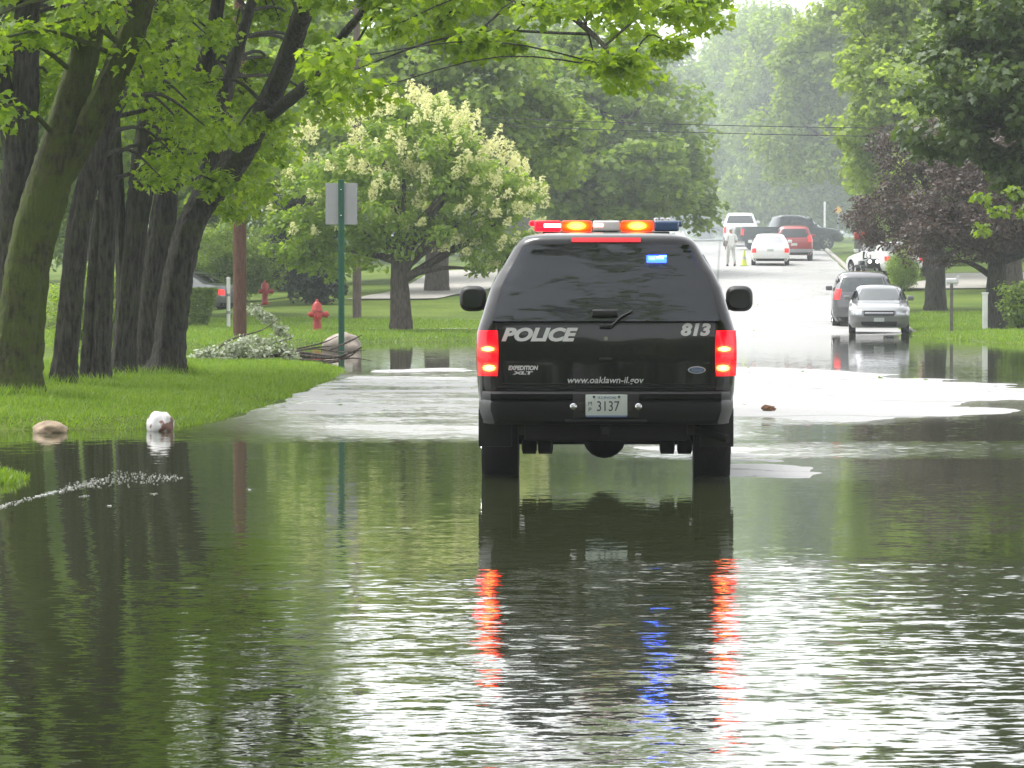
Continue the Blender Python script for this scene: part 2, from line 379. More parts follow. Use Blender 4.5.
class MB:
    """collects geometry for ONE mesh object"""
    def __init__(s): s.bm = bmesh.new()
    def box(s, c, size, bev=0.0, rot=None, seg=2, taper=None):
        r = bmesh.ops.create_cube(s.bm, size=1.0)
        vs = r['verts']
        for v in vs:
            v.co = Vector((v.co.x*size[0], v.co.y*size[1], v.co.z*size[2]))
            if taper and v.co.z > 0: v.co.x *= taper; v.co.y *= taper
        if bev:
            es = list({e for v in vs for e in v.link_edges})
            g = bmesh.ops.bevel(s.bm, geom=es, offset=bev, segments=seg, affect='EDGES', profile=0.6)
            vs = list({v for f in g['faces'] for v in f.verts} | {v for v in vs if v.is_valid})
        mt = Matrix.Translation(c) @ (rot.to_4x4() if rot else Matrix())
        bmesh.ops.transform(s.bm, matrix=mt, verts=vs)
        return s
    def tube(s, pts, rad, n=8, cap=True, jit=0.0, rng=None):
        pts = [Vector(p) for p in pts]
        if not hasattr(rad, '__len__'): rad = [rad]*len(pts)
        rings = []; up = Vector((0.13, 0.27, 0.95)).normalized()
        prev = None
        ridge = [1 + (rng.uniform(-1, 1)*jit*1.4 if jit else 0) for _ in range(n)]
        for i, p in enumerate(pts):
            d = (pts[min(i+1, len(pts)-1)] - pts[max(i-1, 0)])
            if d.length < 1e-9: d = Vector((0, 0, 1))
            d.normalize()
            if prev is None:
                a = d.cross(Vector((1, 0, 0)) if abs(d.x) < 0.8 else Vector((0, 1, 0))).normalized()
            else:
                a = (prev - d*prev.dot(d)).normalized()
            prev = a; b = d.cross(a)
            ring = []
            for k in range(n):
                t = 2*math.pi*k/n
                rr = rad[i]*ridge[k]*(1 + (rng.uniform(-jit, jit)*.7 if jit else 0))
                ring.append(s.bm.verts.new(p + (a*math.cos(t) + b*math.sin(t))*rr))
            rings.append(ring)
        for r0, r1 in zip(rings, rings[1:]):
            for k in range(n):
                s.bm.faces.new((r0[k], r0[(k+1) % n], r1[(k+1) % n], r1[k]))
        if cap:
            s.bm.faces.new(list(reversed(rings[0]))); s.bm.faces.new(rings[-1])
        return s
    def lathe(s, prof, n=24, axis='Z', c=(0, 0, 0)):
        rings = []
        for r, h in prof:
            ring = []
            for k in range(n):
                t = 2*math.pi*k/n; x, y = r*math.cos(t), r*math.sin(t)
                v = {'Z': (x, y, h), 'X': (h, x, y), 'Y': (x, h, y)}[axis]
                ring.append(s.bm.verts.new(Vector(v) + Vector(c)))
            rings.append(ring)
        for r0, r1 in zip(rings, rings[1:]):
            for k in range(n): s.bm.faces.new((r0[k], r0[(k+1) % n], r1[(k+1) % n], r1[k]))
        s.bm.faces.new(list(reversed(rings[0]))); s.bm.faces.new(rings[-1])
        return s
    def blob(s, c, size, sub=3, noise=0.15, seed=0, freq=2.0, rot=None):
        r = bmesh.ops.create_icosphere(s.bm, subdivisions=sub, radius=1.0)
        from mathutils import noise as N
        for v in r['verts']:
            d = 1 + noise*N.noise(v.co*freq + Vector((seed*3.1, seed*1.7, 0)))
            p = Vector((v.co.x*size[0]*d, v.co.y*size[1]*d, v.co.z*size[2]*d))
            if rot: p = rot @ p
            v.co = p + Vector(c)
        return s
    def poly(s, pts):
        s.bm.faces.new([s.bm.verts.new(p) for p in pts]); return s
    def gridfn(s, fn, us, vs, skirt=None):
        g = [[s.bm.verts.new(fn(u, v)) for u in us] for v in vs]
        for j in range(len(vs)-1):
            for i in range(len(us)-1):
                s.bm.faces.new((g[j][i], g[j][i+1], g[j+1][i+1], g[j+1][i]))
        if skirt:
            border = [(u, vs[0]) for u in us] + [(us[-1], v) for v in vs[1:]] + [(u, vs[-1]) for u in reversed(us[:-1])] + [(us[0], v) for v in reversed(vs[1:-1])]
            bv = [g[0][i] for i in range(len(us))] + [g[j][-1] for j in range(1, len(vs))] + [g[-1][i] for i in reversed(range(len(us)-1))] + [g[j][0] for j in reversed(range(1, len(vs)-1))]
            lo = [s.bm.verts.new(skirt(u, v)) for u, v in border]
            n = len(bv)
            for k in range(n): s.bm.faces.new((bv[(k+1) % n], bv[k], lo[k], lo[(k+1) % n]))
        return s
    def build(s, name, mat, parent=None, smooth=True, ang=40, loc=None, normals=True):
        if normals: bmesh.ops.recalc_face_normals(s.bm, faces=s.bm.faces[:])
        me = bpy.data.meshes.new(name); s.bm.to_mesh(me); s.bm.free()
        if smooth:
            me.polygons.foreach_set('use_smooth', [True]*len(me.polygons))
            me.set_sharp_from_angle(angle=R(ang))
        return link(name, me, mat, parent, loc)

def np_mesh(name, verts, sizes_per_face):
    """verts (N*k,3): each k consecutive verts form one polygon"""
    k = sizes_per_face; nf = len(verts)//k
    me = bpy.data.meshes.new(name)
    me.vertices.add(len(verts)); me.vertices.foreach_set('co', np.asarray(verts, np.float32).ravel())
    me.loops.add(len(verts)); me.loops.foreach_set('vertex_index', np.arange(len(verts), dtype=np.int32))
    me.polygons.add(nf)
    me.polygons.foreach_set('loop_start', np.arange(0, len(verts), k, dtype=np.int32))
    me.polygons.foreach_set('loop_total', np.full(nf, k, np.int32))
    me.update(calc_edges=True)
    return me

LEAF = {
 'maple': np.array([(0,0),(0.02,0.33),(0.25,0.27),(0.40,0.55),(0.56,0.24),(1,0),(0.56,-0.24),(0.40,-0.55),(0.25,-0.27),(0.02,-0.33)]),
 'oval': np.array([(0,0),(.3,.24),(.7,.2),(1,0),(.7,-.2),(.3,-.24)]),
 'clump': np.array([(0,0),(.08,.38),(.42,.26),(.62,.5),(1,.08),(.78,-.18),(.55,-.5),(.3,-.22),(.05,-.36)]),
 'needle': np.array([(0,.05),(1,0),(0,-.05)]),
}
def norm(a): return a/np.maximum(np.linalg.norm(a, axis=1, keepdims=True), 1e-9)

def leaves(name, c, n, t, size, kind):
    """c centres, n normals, t tip directions (N,3); size (N,)"""
    n = norm(n); t = norm(t - n*np.sum(t*n, 1, keepdims=True)); b = np.cross(n, t)
    T = LEAF[kind]; k = len(T)
    u = (T[:, 0]-0.5)[None, :, None]; v = T[:, 1][None, :, None]
    w = -0.22*np.abs(T[:, 1])[None, :, None] - 0.12*(T[:, 0]**2)[None, :, None]
    P = c[:, None, :] + size[:, None, None]*(u*t[:, None, :] + v*b[:, None, :] + w*n[:, None, :])
    return np_mesh(name, P.reshape(-1, 3), k)

def clump_leaves(rs, centres, radii, per, size, flat=0.62, upw=0.7, droop=0.5, jitter=0.35):
    """leaves spread through clumps: returns c, n, t, size"""
    C = np.repeat(centres, per, 0); Rr = np.repeat(radii, per)[:, None]
    d = norm(rs.normal(size=C.shape)); rad = rs.uniform(0, 1, (len(C), 1))**0.45
    off = d*rad*Rr; off[:, 2] *= flat
    c = C + off
    n = norm(rs.normal(size=C.shape))*0.75 + np.array([0, 0, upw]) + d*0.45
    t = rs.normal(size=C.shape) + d*0.8 + np.array([0, 0, -droop])
    s = size*rs.uniform(1-jitter, 1+jitter, len(C))
    return c, n, t, s

def lobe_clumps(rs, lobes, n, shell=0.5):
    out = []
    vol = np.array([(l[3]*l[4]*l[5])**(2/3) for l in lobes]); vol = vol/vol.sum()
    for l, k in zip(lobes, np.maximum(1, (vol*n).astype(int))):
        d = norm(rs.normal(size=(k, 3))); r = rs.uniform(shell, 1.0, (k, 1))
        out.append(np.array(l[:3]) + d*r*np.array(l[3:]))
    return np.concatenate(out)

# ---------------------------------------------------------------- terrain
ZR_Y = [0, 60, 100, 110, 118, 126, 150, 183, 215, 250, 300, 400, 700]
ZR_Z = [-.14, -.18, -.12, -.07, .0, .2, 1.1, 2.3, 3.3, 4.2, 4.8, 5.2, 6.0]
def zr(Y): return np.interp(Y, ZR_Y, ZR_Z)
def edge_r(Y): return 11.5 + (np.asarray(Y, float) - 112)*0.054
def edge_l(Y): return edge_r(Y) - 11.4

def sd_poly(X, Y, poly):
    X = np.asarray(X, float); Y = np.asarray(Y, float)
    d = np.full(X.shape, 1e9); inside = np.zeros(X.shape, bool)
    n = len(poly)
    for i in range(n):
        ax, ay = poly[i]; bx, by = poly[(i+1) % n]
        ex, ey = bx-ax, by-ay
        t = np.clip(((X-ax)*ex + (Y-ay)*ey)/(ex*ex+ey*ey), 0, 1)
        d = np.minimum(d, np.hypot(X-ax-t*ex, Y-ay-t*ey))
        cond = ((ay > Y) != (by > Y))
        with np.errstate(divide='ignore', invalid='ignore'):
            xi = (bx-ax)*(Y-ay)/(by-ay) + ax
        inside ^= cond & (X < xi)
    return np.where(inside, d, -d)

POLY_A = [(-80, 40.2), (-5.2, 40.2), (-4.0, 40.3), (-3.35, 40.9), (-3.06, 46), (-2.9, 54), (-2.82, 63), (-2.9, 67), (-3.5, 70), (-5, 74), (-7.5, 80), (-12, 86), (-80, 86)]
POLY_B = [(-80, 28.2), (-4.0, 28.5), (-3.68, 29.3), (-3.75, 30.3), (-4.1, 30.9), (-80, 31.2)]
POLY_C = [(-90, 85), (-10, 87), (-7.2, 92), (-6.3, 96), (-4.4, 99), (-2.4, 100.5), (-0.9, 101.5), (-0.1, 104), (0.6, 116)] + [(float(edge_l(y)), y) for y in (130, 200, 300, 700)] + [(-90, 700)]
POLY_D = [(90, 92), (16, 92.5), (13.1, 93.5), (12.35, 96.5), (11.75, 103), (11.5, 112)] + [(float(edge_r(y)), y) for y in (130, 200, 300, 700)] + [(90, 700)]
POLY_E = [(11.6, 30), (11.9, 78), (16, 83), (90, 83), (90, 30)]
HUMP = [(0.2, 47), (1.6, 43.2), (2.5, 42.9), (3.15, 42.6), (4.0, 43.8), (4.95, 45.7), (6.5, 49.6), (7.35, 52.5), (7.3, 55.4), (6.5, 60.8), (5.7, 66.0), (4.0, 70.0), (2.5, 71.0), (0.8, 66)]

_lat = np.random.RandomState(99).uniform(-1, 1, (64, 64))
def vnoise(x, y):
    xi = np.floor(x).astype(int); yi = np.floor(y).astype(int); fx = x-xi; fy = y-yi
    fx = fx*fx*(3-2*fx); fy = fy*fy*(3-2*fy)
    g = lambda a, b: _lat[a % 64, b % 64]
    return (g(xi, yi)*(1-fx)+g(xi+1, yi)*fx)*(1-fy) + (g(xi, yi+1)*(1-fx)+g(xi+1, yi+1)*fx)*fy
def fnoise(x, y, o=4):
    t = 0; a = 1.0
    for k in range(o): t = t + a*vnoise(x*2**k+17.3*k, y*2**k+5.1*k); a *= .55
    return t
THIN = [(-2.75, 66), (-2.55, 47), (-1.6, 41), (-.3, 38.6), (1.0, 38.6), (1.8, 42), (.4, 47), (.7, 67), (-1, 69)]
SPOT = [(1.75, 30.6), (2.15, 30.3), (2.45, 32.5), (2.3, 35.5), (1.7, 36.3), (1.2, 36)]
def prof(d):
    return np.where(d < 0, np.maximum(0.16*d, -0.3), 0.10*np.clip(d/0.5, 0, 1)**0.8 + 0.016*np.clip(d, 0, 9))
def lump(X, Y):
    return (np.sin(X*1.3+Y*0.7)*np.sin(Y*0.9-X*0.4)*0.018 + np.sin(X*0.31+1)*np.sin(Y*0.23)*0.05)
def terrain(X, Y):
    X = np.asarray(X, float); Y = np.asarray(Y, float)
    wob = 0.22*np.sin(Y*1.1+X*.9) + 0.12*np.sin(Y*2.7-X*2.1)
    z = np.full(np.broadcast(X, Y).shape, -0.35)
    for P_ in (POLY_A, POLY_B, POLY_E):
        d = sd_poly(X, Y, P_) + wob*0.35
        z = np.maximum(z, prof(d) + np.where(d > 1, lump(X, Y), 0))
    for P_ in (POLY_C, POLY_D):
        d = sd_poly(X, Y, P_)
        low = 1 - 0.22*np.clip((d-1.5)/8, 0, 1) - 0.45*np.clip((d-9.5)/4, 0, 1)*np.clip((185-Y)/30, 0, 1) if P_ is POLY_C else 1.0
        far = np.clip((118-Y)/6, 0, 1)
        d = d + wob*0.35*far
        z = np.maximum(z, prof(d) + np.maximum(zr(Y), 0)*low + np.where(d > 1, lump(X, Y), 0))
    return z
def gz(x, y): return float(terrain(np.array([x]), np.array([y]))[0])
def px(p, Y): return (p-512.0)*Y/F          # lateral position seen at picture column p at distance Y

def axis_lines(segs):
    out = []
    for a, b, st in segs: out += list(np.arange(a, b, st))
    out.append(segs[-1][1]); return np.array(out)

def sheet(name, xs, ys, zf, mat, attr=None):
    XX, YY = np.meshgrid(xs, ys); ZZ = zf(XX, YY)
    nx, ny = len(xs), len(ys)
    me = bpy.data.meshes.new(name)
    co = np.stack([XX, YY, ZZ], -1).reshape(-1, 3).astype(np.float32)
    i = np.arange(nx*ny).reshape(ny, nx)
    q = np.stack([i[:-1, :-1], i[:-1, 1:], i[1:, 1:], i[1:, :-1]], -1).reshape(-1, 4)
    me.vertices.add(len(co)); me.vertices.foreach_set('co', co.ravel())
    me.loops.add(q.size); me.loops.foreach_set('vertex_index', q.ravel().astype(np.int32))
    me.polygons.add(len(q)); me.polygons.foreach_set('loop_start', np.arange(0, q.size, 4, dtype=np.int32))
    me.polygons.foreach_set('loop_total', np.full(len(q), 4, np.int32))
    me.update(calc_edges=True)
    me.polygons.foreach_set('use_smooth', [True]*len(q))
    if attr is not None:
        a = me.attributes.new(attr[0], 'FLOAT', 'POINT'); a.data.foreach_set('value', attr[1](XX, YY).astype(np.float32).ravel())
    return link(name, me, mat)

xs = axis_lines([(-900, -100, 100), (-100, -24, 4), (-24, -9, .6), (-9, -2, .2), (-2, 9, .6), (9, 14, .25), (14, 28, .8), (28, 100, 4), (100, 901, 100)])
ys = axis_lines([(-60, 24, 4), (24, 76, .3), (76, 132, .5), (132, 260, 2.5), (260, 700, 20), (700, 1601, 150)])
tag(sheet('ground', xs, ys, terrain, M['ground']), kind='structure')

def road_z(X, Y):
    u = (X - edge_l(Y))/(edge_r(Y)-edge_l(Y))*2 - 1
    z = zr(Y) + 0.05*(1-np.minimum(u*u, 1)) - 0.03*(Y < 110)
    d = sd_poly(X, Y, HUMP) + 0.5*np.sin(X*.9+Y*.35) + .9*fnoise(X*.8, Y*.35, 5)
    z = np.maximum(z, np.clip(d*0.012, -0.2, 0.022) + .002*fnoise(X*2, Y*.8, 3))
    d2 = sd_poly(X, Y, THIN)
    st = 2.0*fnoise(X*.8+Y*.06, Y*1.1, 4)
    z = np.maximum(z, np.clip(d2*0.012, -0.2, -0.0015) + 0.0085*st*(d2 > -.3))
    d3 = sd_poly(X, Y, SPOT)
    return np.maximum(z, np.clip(d3*0.02, -0.2, 0.004) + 0.003*st*(d3 > -.2))
def road_sheet():
    ys = axis_lines([(-40, 28, 4), (28, 36, .25), (36, 76, .22), (76, 300, 2), (300, 700, 20)])
    us = np.linspace(0, 1, 130)
    UU, YY = np.meshgrid(us, ys)
    XX = edge_l(YY) + UU*(edge_r(YY)-edge_l(YY)); ZZ = road_z(XX, YY)
    o = sheet('road', us, ys, lambda a, b: ZZ, M['road'])
    co = np.stack([XX, YY, ZZ], -1).reshape(-1, 3).astype(np.float32)
    o.data.vertices.foreach_set('co', co.ravel()); o.data.update()
    return o
tag(road_sheet(), kind='structure')

def kerb(edge, sgn, y0):
    mb = MB(); prof_ = [(0, -.2), (0, .10), (0.03, .13), (0.17, .13), (0.17, -.2)]
    ys_ = np.arange(y0, 330, 3.0)
    rows = []
    for y in ys_:
        x = float(edge(y)); z = float(zr(y))
        rows.append([mb.bm.verts.new((x + sgn*a, y, z + b)) for a, b in prof_])
    for r0, r1 in zip(rows, rows[1:]):
        for k in range(len(prof_)-1): mb.bm.faces.new((r0[k], r0[k+1], r1[k+1], r1[k]))
    return mb.build('kerb', M['concrete'], smooth=False)
tag(kerb(edge_r, 1, 114), kind='structure'); tag(kerb(edge_l, -1, 118), kind='structure')

def strip(name, pts, width, mat, dz=0.02):
    """a pavement following the ground"""
    pts = np.array(pts, float); n = 40
    tt = np.linspace(0, len(pts)-1, n)
    cx = np.interp(tt, range(len(pts)), pts[:, 0]); cy = np.interp(tt, range(len(pts)), pts[:, 1])
    dx = np.gradient(cx); dy = np.gradient(cy); L = np.hypot(dx, dy); nx_, ny_ = -dy/L, dx/L
    mb = MB()
    rows = []
    for i in range(n):
        row = []
        for k in np.linspace(-.5, .5, 5):
            x, y = cx[i]+nx_[i]*k*width, cy[i]+ny_[i]*k*width
            row.append(mb.bm.verts.new((x, y, gz(x, y)+dz)))
        rows.append(row)
    for a, b in zip(rows, rows[1:]):
        for k in range(4): mb.bm.faces.new((a[k], a[k+1], b[k+1], b[k]))
    return tag(mb.build(name, mat), kind='structure')
strip('sidewalk', [(-26, 121), (-6.3, 114), (-4.9, 112.5), (1, 113.5)], 1.6, M['concrete'], .035)
strip('driveway', [(px(395, 148), 142), (px(445, 150), 151), (px(468, 175), 178)], 3.4, M['concrete'], .05)
strip('driveway', [(px(905, 160), 150), (px(968, 160), 158), (px(1010, 160), 166)], 4.0, M['concrete'], .05)
strip('path', [(-9.4, 93.5), (-7.6, 93.0)], 1.0, M['concrete'], .03)

# water
def ripple_amp(X, Y):
    def band(v, a, b, s): return np.clip((v-a)/s, 0, 1)*np.clip((b-v)/s, 0, 1)
    sm = 0.5+0.5*np.sin(X*1.15+0.6*np.sin(Y*.8))*np.sin(Y*0.62+1.3*np.sin(X*.45))
    fine = 0.5+0.5*np.sin(X*2.3+Y*1.9+np.sin(Y*3.1))*np.sin(Y*2.6+1.1*np.sin(X*1.7))
    A = np.full(X.shape, 0.0055)
    A = np.where(Y > 70, 0.0028, A)
    A = np.maximum(A, 0.105*band(X, -3.6, 2.6, .5)*band(Y, 36.5, 67, 2.5)*(0.55+.45*sm))
    A = np.maximum(A, 0.055*band(X, 0.6, 12, .8)*band(Y, 33.2, 37.5, .9)*(.4+.6*sm))
    A = np.maximum(A, 0.020*band(X, 2.4, 9, .6)*band(Y, 25.0, 28.3, .6)*(.3+.7*fine))
    A = np.maximum(A, 0.034*np.clip((X+.4+.5*fnoise(X*.9, Y*.7, 3))/.9, 0, 1)*band(Y+.5*fnoise(X*.6, Y*.2, 3), 19.2, 21.6, .5)*(.55+.45*fine))
    A = np.maximum(A, 0.013*np.clip((21-Y)/2, 0, 1)*(.6+.5*fine)); A = np.maximum(A, 0.024*np.clip((X+1.9+.8*fnoise(X*.6, Y*.5, 3))/1.7, 0, 1)*np.clip((21.5+1.2*fnoise(X*.5+9, Y*.3, 2)-Y)/2, 0, 1))
    A = np.maximum(A, 0.036*np.clip((X+.7+.6*fnoise(X*.7, Y*.6+4, 3))/1.4, 0, 1)*np.clip((17.8+.8*fnoise(X*.8, Y*.3+2, 2)-Y)/1.4, 0, 1)*(.45+.55*fine))
    A = np.maximum(A, 0.016*band(X, -1.7, -.2, .4)*band(Y, 19, 26, 2)*(.4+.6*fine))
    return A
def ripple_all(X, Y):
    A = ripple_amp(X, Y)
    d = np.minimum(sd_poly(X, Y, HUMP), 0)
    A = np.maximum(A, 0.07*np.exp(-(d/.9)**2)*(Y < 57)*(.6+.4*fnoise(X*.9, Y*.5, 3)))
    return np.clip(A, 0.0022, .12)
wx = axis_lines([(-120, -14, 8), (-14, 14, .35), (14, 121, 8)])
wy = axis_lines([(-60, 8, 4), (8, 76, .35), (76, 126, 1)])
water = tag(sheet('water', wx, wy, lambda a, b: np.zeros_like(a), M['water'], ('ripple', ripple_all)), kind='structure')
def shallow(X, Y):      # where the pavement lies only a few centimetres under the surface it shows through
    ok = (X > edge_l(Y)) & (X < edge_r(Y)) & (Y > 28)
    return np.where(ok, .85*np.clip(1 + np.where(ok, road_z(X, Y), -1)/.022, 0, 1)**1.5, 0)
_a = water.data.attributes.new('shallow', 'FLOAT', 'POINT'); _a.data.foreach_set('value', shallow(*np.meshgrid(wx, wy)).astype(np.float32).ravel())

# grass blades (one object, nobody could count them)
def grass():
    rs = np.random.RandomState(5)
    def scatter(n, x0, x1, y0, y1, P_, dmin=-0.05):
        X = rs.uniform(x0, x1, n); Y = rs.uniform(y0, y1, n)
        k = sd_poly(X, Y, P_) > dmin
        X, Y = X[k], Y[k]; Z = terrain(X, Y); k = Z > -0.01
        return np.stack([X[k], Y[k], Z[k]], 1)
    P1 = scatter(90000, -8, -2.6, 39, 71, POLY_A)
    P2 = scatter(5000, -4.6, -3.5, 28, 31.2, POLY_B)
    P3 = scatter(60000, -12, 1, 86, 125, POLY_C)
    P4 = scatter(40000, 11, 18, 93, 130, POLY_D)
    base = np.array([(px(p, y), y) for p, y in ((14, 45.4), (30, 45.4), (50, 45.3), (10, 50.8), (64, 49.8), (98, 53.8), (122, 56.8), (145, 58.8), (165, 57.3))])
    bi = rs.randint(0, len(base), 4200); ang = rs.uniform(0, 6.283, 4200); rad = rs.uniform(.2, .75, 4200)
    P5 = np.stack([base[bi, 0]+rad*np.cos(ang), base[bi, 1]+rad*np.sin(ang)], 1); P5 = np.column_stack([P5, terrain(P5[:, 0], P5[:, 1])])
    c = np.concatenate([P5, P1, P2, P3, P4]); N = len(c)
    h = rs.uniform(.03, .075, N)*np.where(np.arange(N) >= len(P1)+len(P2)+len(P5), 1.35, 1.0)*np.where(np.arange(N) < len(P5), 2.4, 1.0); w = np.where(np.arange(N) >= len(P1)+len(P2)+len(P5), .022, .011)
    tuft = fnoise(c[:, 0]*1.7, c[:, 1]*.9, 3); h = h*np.clip(1+.45*tuft, .5, 1.7)
    a = rs.uniform(0, 2*np.pi, N); lean = rs.normal(0, .45, (N, 2))
    d = np.stack([np.cos(a), np.sin(a), np.zeros(N)], 1)*w[:, None]
    tip = c + np.stack([lean[:, 0]*h, lean[:, 1]*h, h], 1)
    V = np.stack([c-d, c+d, tip], 1).reshape(-1, 3)
    o = link('grass', np_mesh('grass', V, 3), M['grass'])
    tag(o, 'short green lawn grass growing down to the flood water', 'grass', kind='stuff')
grass()

# ---------------------------------------------------------------- trees
def curve_pts(ctrl, n):
    """Catmull-Rom through control points (x,y,z,r)"""
    P_ = [np.array(c, float) for c in ctrl]
    P_ = [2*P_[0]-P_[1]] + P_ + [2*P_[-1]-P_[-2]]
    out = []
    for i in range(1, len(P_)-2):
        for t in np.linspace(0, 1, n, endpoint=False):
            a, b, c, d = P_[i-1:i+3]
            out.append(0.5*((2*b) + (c-a)*t + (2*a-5*b+4*c-d)*t*t + (3*b-a-3*c+d)*t**3))
    out.append(P_[-2]); return np.array(out)

def limb(mb, ctrl, n=5, sides=10, rng=None, jit=0.05):
    p = curve_pts(ctrl, n)
    mb.tube([tuple(q[:3]) for q in p], [max(.004, q[3]) for q in p], sides, True, jit, rng)

def trunk_and_limbs(rng, h, r, targets, lean=(0, 0), fork=0.45, flare=1.5):
    mb = MB()
    top = (lean[0]*h, lean[1]*h, h)
    ctrl = [(0, 0, -.25, r*flare), (lean[0]*.05*h, lean[1]*.05*h, .25, r*1.12), (lean[0]*.3*h+rng.uniform(-.1, .1)*r, lean[1]*.3*h, h*.3, r*.95), (lean[0]*.65*h + rng.uniform(-.3, .3)*r, lean[1]*.65*h, h*.65, r*.65), (top[0], top[1], top[2], r*.2)]
    limb(mb, ctrl, 6, 12, rng)
    for t in targets:
        f = rng.uniform(fork, .8) if t[2] > h*.5 else fork*rng.uniform(.75, 1.1)
        b = (lean[0]*f*h, lean[1]*f*h, min(f*h, max(.6, t[2]-.2)))
        mid = ((b[0]*.45+t[0]*.55), (b[1]*.45+t[1]*.55), b[2]*.5+t[2]*.5 + .12*h*rng.uniform(0, .6))
        limb(mb, [(*b, r*.42), (*mid, r*.22), (t[0], t[1], t[2], .02)], 4, 6, rng)
    return mb

def make_tree(name, label, cat, x, y, h, r, lobes, ncl, per, lsize, leaf, bark, seed, kind='clump', clr=.9, lean=(0, 0), fork=.4, group=None, nl=14, flare=1.5, upw=.7, droop=.5, flat=.62):
    rs = np.random.RandomState(seed); rng = random.Random(seed)
    root = thing(name, label, cat, (x, y, gz(x, y)), 0, group)
    cl = lobe_clumps(rs, lobes, ncl)
    rad = clr*rs.uniform(.6, 1.25, len(cl))
    idx = rs.choice(len(cl), min(nl, len(cl)), replace=False)
    trunk_and_limbs(rng, h, r, [tuple(cl[i]) for i in idx], lean, fork, flare).build('trunk', bark, root)
    c, n, t, s = clump_leaves(rs, cl, rad, per, lsize, upw=upw, droop=droop, flat=flat)
    link('crown', leaves('crown', c, n, t, s, kind), leaf, root)
    return root

# --- street maples in a row on the left lawn: trunks drawn limb by limb, in metres from each base
def maple(label, bx, by, limbs, clumps, seed, bark, lsize=.10, per=180, moss=False):
    rs = np.random.RandomState(seed); rng = random.Random(seed)
    z0 = gz(bx, by)
    root = thing('maple_tree', label, 'tree', (bx, by, z0), 0, 'maple trees in a row on the left lawn')
    mb = MB()
    limbs = [[(*c[0][:3], c[0][3]*1.3)] + list(c[1:]) if c[0][3] > .2 and c[0][2] < 1 else c for c in limbs]
    for ctrl in limbs: limb(mb, [(c[0]-bx, c[1]-by, c[2]-z0, c[3]) for c in ctrl], 12, 22 if ctrl[0][3] > .15 else 11, rng, .075)
    C = np.array([c[:3] for c in clumps]) - np.array([bx, by, z0]); rad = np.array([c[3] for c in clumps])
    # twigs: every clump hangs on a thin twig from its nearest limb point
    pts = np.concatenate([curve_pts([(c[0]-bx, c[1]-by, c[2]-z0, c[3]) for c in ctrl], 7) for ctrl in limbs])
    pts = pts[pts[:, 2] > 2.0]
    for q in C:
        dd = np.linalg.norm(pts[:, :3]-q, axis=1) + np.where(pts[:, 2] > q[2]+.5, 1.5, 0); b = pts[dd.argmin()]
        m = (b[:3]+q)/2 + np.array([0, 0, .25]); rr = min(b[3]*.6, .035)
        limb(mb, [(*b[:3], rr), (*m, rr*.7), (*q, .008)], 4, 5, rng)
    mb.build('trunk', bark, root, ang=60)
    c, n, t, s = clump_leaves(rs, C, rad, per, lsize, flat=.55, upw=.75, droop=.7)
    link('crown', leaves('crown', c, n, t, s, 'maple'), M['leaf_maple'], root)
    return root

def W(p, q, Y): return ((p-512)*Y/F, Y, CAMH + (283-q)*Y/F)
def LB(Y, *pts): return [(*W(p, q, Y + (dy[0] if dy else 0)), r) for p, q, r, *dy in pts]

rsm = np.random.RandomState(77)
def fill(n, p0, p1, q0, q1, Y0, Y1, r0=.35, r1=.6, low=None):
    out = []
    while len(out) < n:
        p, q, Y = rsm.uniform(p0, p1), rsm.uniform(q0, q1), rsm.uniform(Y0, Y1)
        if low is not None and q > np.interp(p, low[0], low[1]) - 25*rsm.rand(): continue
        out.append((*W(p, q, Y), rsm.uniform(r0, r1)))
    return out
def high(n, x0, x1, y0, y1, z0, z1):
    return [(rsm.uniform(x0, x1), rsm.uniform(y0, y1), rsm.uniform(z0, z1), rsm.uniform(.7, 1.1)) for _ in range(n)]
LOW = ([-120, 0, 60, 110, 150, 200, 260, 300, 340, 400, 450, 520, 600, 650, 700, 740], [120, 150, 110, 150, 190, 230, 200, 170, 130, 70, 50, 70, 95, 75, 60, 10])

maple('large mossy maple with the thickest trunk, nearest on the left lawn', px(18, 45.5), 45.5,
  [LB(45.5, (8, 415, .46), (13, 385, .34), (19, 330, .27), (30, 250, .25), (47, 190, .25), (66, 120, .20), (88, 40, .16), (105, -60, .16), (120, -220, .10)),
   LB(45.5, (48, 195, .18), (76, 150, .16), (106, 95, .15, -.3), (134, 30, .145, -.6), (150, -30, .16, -.9), (190, -140, .12, -1.5), (240, -300, .06, -2)),
   ],
  fill(9, -60, 40, -120, 120, 42, 45, low=LOW) + fill(10, 60, 200, -120, 60, 44, 47, low=LOW) + high(34, -8, -2, 40, 50, 6, 11), 11, M['bark_moss'])
maple('dark forked maple trunk at the far left edge behind the mossy maple', px(12, 51), 51,
  [LB(51, (10, 390, .30), (12, 300, .24), (16, 200, .22), (22, 150, .2), (26, 90, .17), (28, 0, .15), (34, -150, .1)),
   LB(51, (18, 190, .16), (8, 110, .13), (-6, 40, .12), (-30, -90, .08))],
  fill(40, -80, 130, -130, 150, 50, 56, low=LOW) + high(30, -11, -5, 48, 57, 6.5, 11), 12, M['bark_dark'])
maple('slender grey maple leaning right, beside the mossy maple', px(68, 50), 50,
  [LB(50, (60, 400, .26), (64, 370, .19), (71, 300, .165), (80, 220, .16), (95, 160, .15), (114, 100, .15), (126, 40, .13), (138, -60, .1), (150, -200, .06))],
  fill(6, 90, 210, -120, 180, 47, 49, low=LOW) + fill(14, 40, 210, -120, 190, 52, 55, low=LOW) + high(22, -7, -3, 47, 53, 6, 10), 13, M['bark_dark'])
